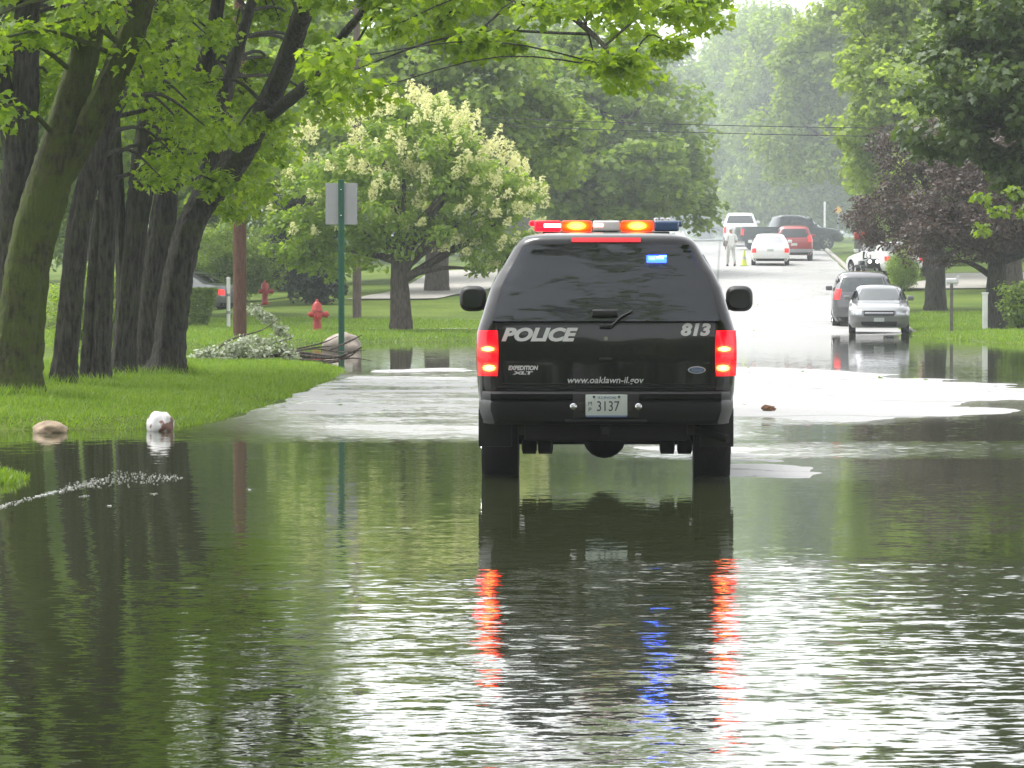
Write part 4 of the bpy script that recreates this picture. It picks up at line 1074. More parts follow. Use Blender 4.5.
# ---------------------------------------------------------------- vehicles
class Shell:
    """body as a stack of plan outlines: rows (z, half width, rear y, front y)"""
    def __init__(s, rows, rr=.18, rf=.3, bow_r=.06, bow_f=.12):
        s.t = np.array(rows, float); s.rr, s.rf, s.br, s.bf = rr, rf, bow_r, bow_f
    def at(s, z): return [float(np.interp(z, s.t[:, 0], s.t[:, k])) for k in (1, 2, 3)]
    def rear(s, x, z, off=0.0):
        w, yr, yf = s.at(z); r = min(s.rr, w*.8); a = max(0, min(abs(x)-(w-r), r))
        return yr + r - math.sqrt(max(0, r*r-a*a)) + s.br*(x/w)**2 - off
    def front(s, x, z, off=0.0):
        w, yr, yf = s.at(z); r = min(s.rf, w*.8); a = max(0, min(abs(x)-(w-r), r))
        return yf - r + math.sqrt(max(0, r*r-a*a)) - s.bf*(x/w)**2 + off
    def outline(s, z):
        w, yr, yf = s.at(z); pts = []
        xs_ = [-1, -.996, -.98, -.95, -.9, -.84, -.76, -.6, -.4, -.2, 0, .2, .4, .6, .76, .84, .9, .95, .98, .996, 1]
        for u in xs_: pts.append((u*w, s.rear(u*w, z)))
        y0, y1 = s.rear(w, z), s.front(w, z)
        for f in np.linspace(0, 1, 10)[1:-1]: pts.append((w, y0+(y1-y0)*f))
        for u in reversed(xs_): pts.append((u*w, s.front(u*w, z)))
        for f in np.linspace(0, 1, 10)[1:-1]: pts.append((-w, y1+(y0-y1)*f))
        return pts
    def body(s, name, mat, dark, root, zs, arches=()):
        mb = MB(); rings = []
        for z in zs: rings.append([mb.bm.verts.new((x, y, z)) for x, y in s.outline(z)])
        n = len(rings[0])
        for a, b in zip(rings, rings[1:]):
            for k in range(n): mb.bm.faces.new((a[k], a[(k+1) % n], b[(k+1) % n], b[k]))
        mb.bm.faces.new(list(reversed(rings[0]))); mb.bm.faces.new(rings[-1])
        o = mb.build(name, mat, None); o.data.materials.append(dark)
        for (y, z, r) in arches:
            c = MB(); c.lathe([(r, -1.4), (r, 1.4)], 28, 'X', (0, y, z))
            co = c.build('cutter', None); co.data.materials.append(mat); co.data.materials.append(dark)
            for p in co.data.polygons: p.material_index = 1
            md = o.modifiers.new('arch', 'BOOLEAN'); md.operation = 'DIFFERENCE'; md.solver = 'EXACT'; md.object = co
            dg = bpy.context.evaluated_depsgraph_get()
            me = bpy.data.meshes.new_from_object(o.evaluated_get(dg)); o.modifiers.clear()
            o.data = me; bpy.data.objects.remove(co)
        o.data.set_sharp_from_angle(angle=R(38))
        o.parent = root; return o
    def patch(s, side, name, mat, root, a0, a1, z0, z1, off=.008, na=12, nz=8, rel=False, skirt=True, slant=0.0):
        """panel lying on the shell; side in rear/front/left/right; a = x (rear, front) or y (sides)"""
        mb = MB()
        def fn(a, z, o):
            if side in ('rear', 'front'):
                w = s.at(z)[0]; x = a*w if rel else a
                return (x, s.rear(x, z, o) if side == 'rear' else s.front(x, z, o), z)
            w = s.at(z)[0]; sg = 1 if side == 'right' else -1
            return (sg*(w+o), a + slant*(z-z0), z)
        mb.gridfn(lambda a, z: fn(a, z, off), list(np.linspace(a0, a1, na)), list(np.linspace(z0, z1, nz)), (lambda a, z: fn(a, z, -.01)) if skirt else None)
        return mb.build(name, mat, root)

def wheel(root, x, y, r, wd, rimmat):
    wroot = MB(); sg = 1 if x > 0 else -1
    wroot.lathe([(r*.62, -wd/2), (r*.93, -wd/2), (r, -wd/2+.035), (r, wd/2-.035), (r*.93, wd/2), (r*.62, wd/2)], 32, 'X', (0, 0, 0))
    w = empty('wheel', (x, y, r)); w.parent = root
    t = wroot.build('tyre', M['rubber'], w)
    rim = MB(); rim.lathe([(r*.63, sg*(wd/2-.05)), (r*.62, sg*(wd/2+.004)), (r*.55, sg*(wd/2-.02)), (r*.2, sg*(wd/2-.012)), (r*.14, sg*(wd/2+.01))], 24, 'X')
    for k in range(5):
        a = k*1.2566; rim.box((sg*(wd/2-.006), r*.37*math.cos(a), r*.37*math.sin(a)), (.03, r*.38, .07), .008, rot=Matrix.Rotation(a, 3, 'X'))
    rim.build('rim', rimmat, w)

def text_mesh(body, bold=0.0, shear=0.0):
    cu = bpy.data.curves.new('txt', 'FONT'); cu.body = body; cu.size = 1; cu.shear = shear; cu.offset = bold
    cu.resolution_u = 4; cu.fill_mode = 'FRONT' if hasattr(cu, 'fill_mode') else cu.fill_mode
    o = bpy.data.objects.new('txt', cu); COL.objects.link(o)
    dg = bpy.context.evaluated_depsgraph_get(); dg.update()
    me = bpy.data.meshes.new_from_object(o.evaluated_get(dg))
    bpy.data.objects.remove(o); return me
def lettering(name, body, x0, x1, z0, z1, yfn, mat, root, bold=0.0, shear=0.0, mirror=1):
    """flat letters fitted to the rectangle and laid on the surface y = yfn(x, z)"""
    me = text_mesh(body, bold, shear)
    bm = bmesh.new(); bm.from_mesh(me)
    bmesh.ops.triangulate(bm, faces=bm.faces[:]); bmesh.ops.subdivide_edges(bm, edges=[e for e in bm.edges if e.calc_length() > .25], cuts=1)
    co = [v.co.copy() for v in bm.verts]
    a0 = min(c.x for c in co); a1 = max(c.x for c in co); b0 = min(c.y for c in co); b1 = max(c.y for c in co)
    for v, c in zip(bm.verts, co):
        x = x0 + (c.x-a0)/(a1-a0)*(x1-x0); z = z0 + (c.y-b0)/(b1-b0)*(z1-z0)
        v.co = (x*mirror, yfn(x*mirror, z), z)
    me2 = bpy.data.meshes.new(name); bm.to_mesh(me2); bm.free()
    return link(name, me2, mat, root)

# --- the police vehicle; local origin under the rear face, y forward
PX0, PY0, PZ0 = px(606, 29.6), 29.6, -0.06
def police():
    Hh = -math.atan(.024)
    root = thing('police_vehicle', 'black police vehicle with lit light bar standing in the flooded road', 'police vehicle', (PX0, PY0, PZ0), Hh); root.scale = (.987,)*3
    S = 131.0
    def X(p): return (p-606)/S
    def Z(q): return (480-q)/S - PZ0
    rows = [(.50, .88, .10, 5.10), (.58, .955, .08, 5.16), (.75, .985, .07, 5.2), (1.0, 1.0, .075, 5.2), (1.12, 1.0, .085, 5.1), (1.2, .995, .095, 4.9), (1.27, .975, .11, 4.0), (1.30, .965, .12, 3.9),
            (1.40, .935, .155, 3.78), (1.545, .893, .22, 3.6), (1.66, .836, .275, 3.45), (1.735, .787, .31, 3.35), (1.80, .75, .335, 3.27), (1.865, .712, .355, 3.2), (1.90, .685, .36, 3.1), (1.935, .645, .39, 3.0), (1.955, .585, .45, 2.9), (1.967, .50, .58, 2.75), (1.975, .36, .8, 2.5)]
    sh = Shell(rows, rr=.13, rf=.35, bow_r=.05, bow_f=.16)
    zs = sorted(set([r[0] for r in rows] + list(np.arange(.6, 1.95, .05))))
    sh.body('body', M['black_paint'], M['black_plastic'], root, zs, [(1.05, .38, .47), (4.12, .38, .47)])
    # rear window (thin shell 3 cm proud of the body so that the lamp sits behind the glass)
    gz0, gz1 = Z(319), Z(242)
    mb = MB(); us = list(np.linspace(-1, 1, 25)); vs = list(np.linspace(gz0, gz1, 16))
    def gf(o):
        def f(u, z):
            w = sh.at(z)[0]; x = u*(w*.905 - .0); return (x, sh.rear(x, z, o), z)
        return f
    mb.gridfn(gf(.03), us, vs, gf(-.005)); mb.build('rear_window', M['rear_glass'], root)
    # interior strobe lamp behind the glass
    zc = Z(256.5); xc = X(657)
    lamp = MB(); lamp.box((xc, sh.rear(xc, zc)-.012, zc), (.155, .014, .058), .006); lamp = lamp.build('interior_strobe', M['blue_light'], root)
    core = MB()
    core.box((xc-.035, sh.rear(xc, zc)-.021, zc+.006), (.05, .006, .026), .002); core.box((xc+.025, sh.rear(xc, zc)-.021, zc+.008), (.06, .006, .02), .002)
    core.build('strobe_bulbs', M['blue_core'], lamp)
    # tail gate: seams, handle, lock, wiper
    def seam(x0, z0, x1, z1, w=.005):
        n = 14; tg = MB()
        for i in range(n):
            a = i/n; b = (i+1)/n
            p0 = (x0+(x1-x0)*a, z0+(z1-z0)*a); p1 = (x0+(x1-x0)*b, z0+(z1-z0)*b)
            tg.tube([(p0[0], sh.rear(p0[0], p0[1], .003), p0[1]), (p1[0], sh.rear(p1[0], p1[1], .003), p1[1])], w, 5)
        tg.build('tailgate_seam', M['black_plastic'], root)
    seam(-.84, Z(376), -.84, Z(322)); seam(.84, Z(376), .84, Z(322)); seam(-.84, Z(386), .84, Z(386), .008)
    ln = MB(); zb = Z(382.5)
    ln.tube([(x, sh.rear(x, zb, .004), zb) for x in np.linspace(-.80, .80, 22)], .006, 6); ln.build('tailgate_trim', M['chrome'], root).data.materials[0] = M['bumper_plastic']
    hd = MB(); hz = Z(311); hd.box((X(605), sh.rear(0, hz, .045), hz), (.20, .035, .055), .016, seg=3); hd.build('window_handle', M['black_plastic'], root)
    wp = MB(); wp.box((X(606), sh.rear(0, Z(325), .02), Z(324)), (.10, .03, .035), .016, seg=3)
    a = [(X(612), Z(323)), (X(622), Z(314)), (X(632), Z(309))]
    wp.tube([(x, sh.rear(x, z, .05), z) for x, z in a], [.009, .007, .006], 8)
    wp.build('rear_wiper', M['black_plastic'], root)
    lz = Z(336.5); MB().lathe([(.016, -.012), (.016, .0), (.010, .004)], 14, 'Y', (X(606), sh.rear(0, lz, .004), lz)).build('lock', M['chrome'], root)
    ez = Z(357); MB().box((X(606), sh.rear(0, ez, .012), ez), (.10, .02, .022), .008, seg=2).build('latch', M['black_plastic'], root)
    # tail lights: red lens, hot bulbs
    for sg in (-1, 1):
        c = X(487) if sg < 0 else X(726.5)
        z0, z1 = Z(374), Z(328.5)
        def lf(o):
            def f(u, z):
                t = (z-z0)/(z1-z0); hw = .076 + .006*math.sin(t*math.pi)
                x = c + u*hw*(1 if u*sg < 0 else 1.0)
                return (x, sh.rear(max(-.985, min(.985, x)), z, o), z)
            return f
        m_ = MB(); m_.gridfn(lf(.035), list(np.linspace(-1, 1, 10)), list(np.linspace(z0, z1, 14)), lf(-.03)); tl = m_.build('tail_light', M['tail_lens'], root)
        def spot(q0, q1, x0, x1, mat, nm):
            m2 = MB(); zz0, zz1 = Z(q1), Z(q0)
            m2.gridfn(lambda x, z: (x, sh.rear(max(-.985, min(.985, x)), z, .040), z), list(np.linspace(x0, x1, 6)), list(np.linspace(zz0, zz1, 5)), lambda x, z: (x, sh.rear(max(-.985, min(.985, x)), z, .03), z))
            m2.build(nm, mat, tl)
        for q in (351.5, 355.5, 359): spot(q, q+.9, c-.062, c+.062, M['lens_rib'], 'lens_rib')
    # high brake light
    bz0, bz1 = Z(239.5), Z(234.8)
    b = MB(); b.gridfn(lambda x, z: (x, sh.rear(x, z, .012), z), list(np.linspace(X(571), X(641), 16)), list(np.linspace(bz0, bz1, 4)), lambda x, z: (x, sh.rear(x, z, -.01), z)); b.build('high_brake_light', M['lens_dull'], root)
    # lettering
    yf = lambda x, z: sh.rear(x, z, .005)
    lettering('police_lettering', 'POLICE', X(501), X(578), Z(339.5), Z(325.5), yf, M['silver_letter'], root, .05, .30)
    lettering('unit_number', '813', X(681), X(711), Z(334), Z(321), yf, M['silver_letter'], root, .05, .2)
    lettering('web_address', 'www.oaklawn-il.gov', X(567.5), X(644), Z(383.2), Z(374.8), lambda x, z: sh.rear(x, z, .011), M['white_letter'], root, .012, .2)
    lettering('model_badge', 'EXPEDITION', X(508), X(538), Z(368.3), Z(363.6), yf, M['silver_letter'], root, .05, .15)
    lettering('trim_badge', 'XLT', X(512), X(533), Z(372.6), Z(369.4), yf, M['silver_letter'], root, .06, .15)
    oz, ox = Z(368), X(697)
    for nm, rx, rz_, o, mt in (('maker_badge', .068, .028, .006, M['silver_letter']), ('badge_field', .060, .022, .010, M['bar_blue'])):
        e = MB(); e.poly([(ox+rx*math.cos(t), sh.rear(ox+rx*math.cos(t), oz+rz_*math.sin(t), o), oz+rz_*math.sin(t)) for t in np.linspace(0, 2*math.pi, 32, endpoint=False)])
        ob = e.build(nm, mt, root, smooth=False)
        if nm == 'maker_badge': badge = ob
        else: ob.parent = badge
    lettering('badge_script', 'Ford', ox-.04, ox+.04, oz-.012, oz+.012, lambda x, z: sh.rear(x, z, .013), M['chrome'], badge, 0, .3)
    # bumper: swept C section with a step ledge
    bmp = MB(); sec = [(.02, Z(389)), (-.075, Z(389.6)), (-.085, Z(391.5)), (-.075, Z(396)), (-.055, Z(398)), (-.075, Z(400)), (-.08, Z(408)), (-.06, Z(419)), (-.02, Z(422)), (.10, Z(423))]
    rows_ = []
    for u in np.linspace(-1, 1, 41):
        x = u*.978; k = max(0, abs(u)-.86)/.14; back = .30*k**2.2 + .045*u*u
        lift = 0.0 + .0*k
        rows_.append([bmp.bm.verts.new((x*(1-.03*(1 if j > 6 else 0)), y+back, z)) for j, (y, z) in enumerate(sec)])
    for a_, b_ in zip(rows_, rows_[1:]):
        for j in range(len(sec)-1): bmp.bm.faces.new((a_[j], a_[j+1], b_[j+1], b_[j]))
    bump = bmp.build('rear_bumper', M['bumper_plastic'], root, ang=30)
    lp = MB(); lp.box((X(606), -.075, Z(418.5)), (.62, .05, .022), .008); lp.build('bumper_step', M['bumper_plastic'], bump)
    rc = MB(); rc.box((X(606), -.078, Z(403)), (.50, .012, .18), .004); rc.build('plate_recess', M['black_plastic'], bump)
    pl = MB(); pl.box((X(606.5), -.088, Z(402.5)), (.318, .008, .160), .004); pl = pl.build('license_plate', M['plate'], root)
    py = lambda x, z: -.0935
    lettering('plate_number', '3137', X(597), X(619.5), Z(408.5), Z(398.5), py, M['plate_ink'], pl, .0, 0)
    lettering('plate_prefix', 'M', X(588.5), X(592), Z(403), Z(399), py, M['plate_ink'], pl); lettering('plate_prefix', 'P', X(588.7), X(591.6), Z(409), Z(405), py, M['plate_ink'], pl)
    lettering('plate_state', 'ILLINOIS', X(598), X(616), Z(396.3), Z(393.8), py, M['plate_blue'], pl, .01)
    fr = MB(); fr.box((X(606.5), -.0935, Z(413.6)), (.31, .004, .012)); fr.build('plate_strip', M['plate_blue'], pl, smooth=False)
    for q in (594, 619):
        MB().lathe([(.009, 0), (.009, -.006), (.004, -.008)], 10, 'Y', (X(q), -.093, Z(394.2))).build('plate_screw', M['plate_ink'], pl)
    for p, r0 in ((573.5, 580.5), (638.5, 631.5)):
        MB().lathe([(.026, .0), (.026, -.012), (.016, -.02)], 16, 'Y', (X(p), -.085, Z(404))).build('plate_lamp', M['chrome'], bump)
        m2 = MB(); m2.box((X(r0), -.088, Z(404)), (.05, .008, .075), .003); m2.build('reflector', M['lens_dull'], bump).data.materials[0] = M['rust']
    # underside
    u = MB(); u.box((0, .30, Z(428.5)), (1.36, .10, .085), .01); u.build('hitch_bar', M['rust'], root)
    u = MB(); u.box((X(606), .17, Z(429)), (.085, .26, .085), .008); u.build('hitch_receiver', M['under'], root)
    h = MB(); h.box((X(606), .035, Z(429)), (.052, .02, .052)); h.build('receiver_socket', M['black_plastic'], root)
    t = MB(); t.box((X(589.3), .235, Z(430.3)), (.07, .006, .04), .003); t.build('hitch_tag', M['white_letter'], root)
    t = MB(); t.lathe([(.045, 0), (.045, .06)], 14, 'Y', (X(574), .19, Z(427))); t.build('trailer_plug', M['under'], root)
    f = MB()
    f.box((0, 1.0, Z(429)), (1.25, 1.6, .16), .02); f.box((-.12, 1.5, Z(437)), (.9, 1.2, .12), .03); f.build('fuel_tank', M['under'], root)
    ax = MB(); ax.tube([(-.72, 1.05, .36), (.72, 1.05, .36)], .055, 12)
    ax.lathe([(.04, -.19), (.11, -.15), (.165, -.06), (.175, .02), (.13, .09), (.06, .16)], 20, 'Y', (X(607)-.02, 1.05, .37)); ax.build('rear_axle', M['under'], root)
    for p in (527, 543.5, 669, 687):
        s_ = MB(); s_.box((X(p), .92, Z(441)), (.075, .09, .17), .02); s_.lathe([(.03, -.06), (.062, -.05), (.062, .05), (.03, .06)], 14, 'X', (X(p), .92, Z(449))); s_.build('suspension_link', M['under'], root)
    ex = MB(); ex.tube([(.45, 1.6, .46), (.62, .8, .45), (.80, .25, .42), (.94, .10, .385)], [.032, .032, .032, .03], 12); ex.build('exhaust_pipe', M['under'], root)
    for sg in (-1, 1):
        mf = MB(); mf.box((sg*.86, .50, .46), (.26, .02, .30), .008); mf.build('mud_flap', M['black_plastic'], root)
        wheel(root, sg*.832, 1.05, .38, .285, M['chrome']); wheel(root, sg*.87, 4.12, .38, .22, M['chrome'])
    # mirrors
    for sg in (-1, 1):
        m = MB(); m.box((sg*1.115, 2.95, 1.45), (.225, .21, .215), .095, seg=7); m.tube([(sg*.93, 3.0, 1.38), (sg*1.03, 2.97, 1.40)], [.05, .045], 10)
        m = m.build('side_mirror', M['black_plastic'], root)
        g = MB(); g.gridfn(lambda r_, t: (sg*1.115+.085*r_*abs(math.cos(t))**.7*(1 if math.cos(t) > 0 else -1), 2.843, 1.45+.078*r_*abs(math.sin(t))**.7*(1 if math.sin(t) > 0 else -1)), [0.02, .5, 1], list(np.linspace(0, 2*math.pi, 30))); g.build('mirror_glass', M['glass'], m)
    # side windows and windshield
    for side in ('left', 'right'):
        for a0, a1 in ((.55, 1.55), (1.65, 2.55), (2.62, 3.4)): sh.patch(side, 'side_window', M['glass'], root, a0, a1, 1.34, 1.80, .004, 8, 6, slant=-.12)
    sh.patch('front', 'windshield', M['windshield'], root, -.8, .8, 1.33, 1.84, .006, rel=True)
    for sg in (-1, 1): sh.patch('front', 'headlight', M['lamp_clear'], root, sg*.55, sg*.92, .88, 1.05, .012, rel=True)
    sh.patch('front', 'grille', M['chrome'], root, -.48, .48, .85, 1.06, .012, rel=True)
    fb = MB(); fb.box((0, 5.12, .62), (1.9, .3, .24), .06); fb.build('front_bumper', M['bumper_plastic'], root)
    # roof light bar
    by = 1.75; zb0 = 1.982; bar = MB()
    bar.box((0, by, zb0+.0), (1.02, .26, .022), .006)
    for sg in (-1, 1): bar.box((sg*.46, by, zb0-.02), (.06, .2, .05), .008)
    lb = bar.build('light_bar', M['black_plastic'], root)
    XB = lambda p: (p-605)/124.0
    def seg(p0, p1, mat, nm, z0=.014, z1=.10, d=.27, bev=.02):
        m = MB(); m.box(((XB(p0)+XB(p1))/2, by, zb0+(z0+z1)/2), (abs(XB(p1)-XB(p0))-.004, d, z1-z0), bev, seg=3); return m.build(nm, mat, lb)
    seg(533, 560, M['bar_red'], 'red_lens'); seg(560.5, 591, M['bar_lens'], 'amber_lens'); seg(591.5, 619, M['bar_white'], 'clear_lens'); seg(619.5, 652, M['bar_lens'], 'amber_lens'); seg(652.5, 678, M['bar_blue'], 'blue_lens')
    seg(528, 541, M['bar_red'], 'red_end_cap', .058, .10, .2, .015); seg(671, 681, M['bar_blue'], 'blue_end_cap', .05, .10, .2, .015)
    def glow(p0, p1, z0, z1, mat, nm):
        m = MB(); m.box(((XB(p0)+XB(p1))/2, by-.139, zb0+(z0+z1)/2), (XB(p1)-XB(p0), .008, z1-z0), .003); m.build(nm, mat, lb)
    glow(543, 560, .045, .075, M['bar_pink'], 'lamp_glow'); glow(592, 602, .05, .075, M['bar_pink'], 'lamp_glow')
    tc = MB()
    for p in (655, 661, 667): tc.lathe([(.02, .10), (.02, .118), (.01, .124)], 10, c=(XB(p), by-.05, zb0))
    tc.build('speaker_knobs', M['chrome'], lb)
police()

# --- ordinary vehicles
KIND = {
 'sedan': dict(rows=[(.20, .78, -2.18, 2.2), (.32, .86, -2.28, 2.3), (.55, .885, -2.32, 2.34), (.70, .89, -2.30, 2.28), (.80, .88, -2.26, 2.05), (.90, .865, -2.22, 1.5), (.96, .845, -2.12, 1.05), (.985, .835, -1.72, .95), (1.2, .745, -1.32, .52), (1.36, .645, -.98, .18), (1.42, .56, -.8, .0), (1.45, .42, -.6, -.15)],
    glass=(1.00, 1.35), side=[(-.95, -.05, .28), (.02, .62, .28)], r=.32, wb=(-1.35, 1.4), ww=.2, tx=.74, tail=(.60, .80), head=(.58, .72), plate=(.66, .78), belt=1.0, my=.72, bump=(.24, .46), dia=1),
 'suv': dict(rows=[(.28, .82, -2.2, 2.22), (.42, .89, -2.3, 2.32), (.7, .915, -2.3, 2.32), (.9, .91, -2.26, 2.22), (1.02, .90, -2.22, 1.7), (1.07, .89, -2.2, 1.15), (1.1, .88, -2.18, 1.05), (1.4, .78, -1.98, .62), (1.58, .70, -1.85, .3), (1.66, .60, -1.7, .1), (1.69, .42, -1.5, -.1)],
    glass=(1.12, 1.54), side=[(-1.75, -.95, .12), (-.88, -.0, .05), (.06, .8, .0)], r=.36, wb=(-1.4, 1.42), ww=.23, tx=.76, tail=(.92, 1.22), head=(.78, .92), plate=(.74, .86), belt=1.1, my=.85, bump=(.32, .58), dia=1),
 'pickup': dict(rows=[(.45, .88, -2.9, 2.85), (.58, .96, -2.97, 2.95), (.9, .98, -2.98, 2.95), (1.1, .975, -2.96, 2.8), (1.2, .965, -2.94, 2.1), (1.235, .955, -2.93, 1.72), (1.25, .95, -1.05, 1.68), (1.55, .85, -.95, 1.25), (1.80, .76, -.85, .85), (1.88, .66, -.7, .65), (1.91, .48, -.5, .4)],
    glass=(1.29, 1.74), side=[(-.65, .18, .0), (.28, 1.15, -.25)], r=.40, wb=(-1.85, 1.85), ww=.26, tx=.84, tail=(.78, 1.12), head=(.88, 1.04), plate=(.6, .72), belt=1.3, my=1.2, bump=(.5, .72), dia=1),
}
def vehicle(name, label, cat, kind, paint, x, y, rz, group='cars parked along the far street', z=None, lit_head=False, tail=None, bumper=None, win=None):
    K = KIND[kind]
    if z is None:
        z = max(gz(x, y), float(road_z(np.array([x]), np.array([y]))[0]) if edge_l(y) < x < edge_r(y) else -9)
    root = thing(name, label, cat, (x, y, z), rz, group)
    sl = float(zr(y+2)-zr(y-2))/4
    if y > 118: root.rotation_euler = Matrix.Rotation(math.atan(sl), 3, 'X').to_4x4().to_euler() if abs(rz) < .3 else (0, 0, rz)
    if y > 118 and abs(rz) < .3: root.rotation_euler.z = rz
    sh = Shell(K['rows'], rr=.2, rf=.34, bow_r=.07, bow_f=.16)
    zs = sorted(set([r[0] for r in K['rows']] + list(np.linspace(.5, K['rows'][-1][0]-.02, 16))))
    ar = K['r']+.06
    sh.body('body', paint, M['black_plastic'], root, zs, [(K['wb'][0], K['r'], ar), (K['wb'][1], K['r'], ar)])
    g0, g1 = K['glass']; wg = win or M['glass']
    sh.patch('rear', 'rear_window', wg, root, -.84, .84, g0+.02, g1, .006, rel=True)
    sh.patch('front', 'windshield', M['windshield'], root, -.86, .86, g0, g1, .006, rel=True)
    for side in ('left', 'right'):
        for a0, a1, sl_ in K['side']: sh.patch(side, 'side_window', M['glass'], root, a0, a1, g0+.03, g1-.03, .005, 6, 5, slant=-.25)
    t0, t1 = K['tail']; h0, h1 = K['head']
    for sg in (-1, 1):
        sh.patch('rear', 'tail_light', tail or M['lamp_red'], root, sg*K['tx'], sg*.97, t0, t1, .012, 6, 4, rel=True)
        sh.patch('front', 'headlight', M['lamp_white'] if lit_head else M['lamp_clear'], root, sg*.56, sg*.93, h0, h1, .012, 6, 4, rel=True)
        m = MB(); m.box((sg*(sh.at(K['belt'])[0]+.10), K['my'], K['belt']+.06), (.20, .10, .14), .035, seg=3); m.build('side_mirror', paint, root)
        wheel(root, sg*(K['rows'][2][1]-K['ww']/2-.01), K['wb'][0], K['r'], K['ww'], M['chrome']); wheel(root, sg*(K['rows'][2][1]-K['ww']/2-.01), K['wb'][1], K['r'], K['ww'], M['chrome'])
    p0, p1 = K['plate']
    sh.patch('rear', 'license_plate', M['plate'], root, -.15, .15, p0, p1, .016, 4, 3)
    sh.patch('front', 'license_plate', M['plate'], root, -.15, .15, K['bump'][0]+.14, K['bump'][0]+.25, .03, 4, 3)
    sh.patch('front', 'grille', M['black_plastic'], root, -.5, .5, h0-.04, h1-.02, .010, rel=True)
    gr = sh.patch('front', 'grille_bar', M['chrome'], root, -.46, .46, (h0+h1)/2-.03, (h0+h1)/2-.005, .018, rel=True, nz=3)
    b0, b1 = K['bump']
    sh.patch('rear', 'rear_bumper', bumper or paint, root, -.99, .99, b0, b1, .035, 14, 5, rel=True)
    sh.patch('rear', 'bumper_valance', M['black_plastic'], root, -.9, .9, b0-.02, b0+.09, .045, 10, 3, rel=True)
    sh.patch('front', 'front_bumper', paint, root, -.99, .99, b0, b1, .025, 14, 5, rel=True)
    sh.patch('front', 'air_intake', M['black_plastic'], root, -.6, .6, b0+.02, b0+.14, .035, 10, 3, rel=True)
    return root
def on(p, Y): return px(p, Y), Y
x, y = on(886, 114); vehicle('parked_car', 'silver grey sedan facing the camera at the edge of the flood', 'car', 'sedan', M['silver_paint'], x, y+2.3, math.pi-R(5), z=0.0)
x, y = on(862, 125); vehicle('parked_car', 'dark grey SUV seen from behind next to the silver sedan', 'car', 'suv', M['grey_paint'], x, y, -R(4), z=.06, win=M['windshield']).scale = (1.06, 1.06, 1.08)
x, y = on(770, 184); vehicle('parked_car', 'small white sedan seen from behind far up the road', 'car', 'sedan', M['white_paint'], x, y, -R(3.5), win=M['sign_back'])
x, y = on(793.5, 193); vehicle('parked_car', 'red SUV with a grey bumper beside the white sedan', 'car', 'suv', M['red_paint'], x, y, -R(3.5), bumper=M['sign_back'])
x, y = on(789, 214); vehicle('pickup_truck', 'dark pickup truck parked crosswise behind the red SUV', 'truck', 'pickup', M['blue_paint'], x, y, -R(78), tail=M['lamp_red'])
x, y = on(740, 226); vehicle('pickup_truck', 'white pickup truck behind the person in white', 'truck', 'pickup', M['white_paint'], x, y, -R(3))
x, y = on(883, 166); vehicle('parked_car', 'pale car with red tail lights half hidden behind the dark grey SUV', 'car', 'sedan', M['white_paint'], x, y, R(18), win=M['sign_back'])
def mower():
    x, y = on(870, 165); z = max(gz(x, y), float(road_z(np.array([x]), np.array([y]))[0]))
    root = thing('lawn_tractor', 'small dark lawn tractor with two lit lamps above the dark grey SUV roof', 'lawn tractor', (x, y, z), R(4))
    m = MB(); m.box((0, -.45, .56), (.56, .8, .38), .07, seg=3); m.box((0, .35, .42), (.84, 1.0, .14), .03); m.box((0, .55, .58), (.8, .55, .22), .06); m.build('body', M['blue_paint'], root)
    m = MB(); m.box((0, -.86, .52), (.44, .03, .22), .01); m.build('grille', M['black_plastic'], root)
    for sg in (-1, 1):
        m = MB(); m.lathe([(.07, .0), (.07, -.02), (.05, -.035)], 14, 'Y', (sg*.16, -.87, .64)); m.build('headlight', M['lamp_white'], root)
        wheel(root, sg*.38, -.5, .19, .16, M['mail_grey']); wheel(root, sg*.42, .6, .26, .24, M['mail_grey'])
    m = MB(); m.box((0, .55, .76), (.42, .42, .08), .03); m.box((0, .74, .92), (.40, .08, .30), .03); m.build('seat', M['black_plastic'], root)
    m = MB(); m.tube([(0, -.1, .72), (0, .06, .92)], .02, 8); m.tube([(.16*math.cos(t), .06+.05*math.sin(t), .92+.15*math.sin(t)) for t in np.linspace(0, 6.283, 18)], .014, 6); m.build('steering_wheel', M['black_plastic'], root)
mower()
x, y = on(180, 138); vehicle('parked_car', 'grey car with a red tail light behind the clipped hedge', 'car', 'sedan', M['silver_paint'], x, y, R(62))

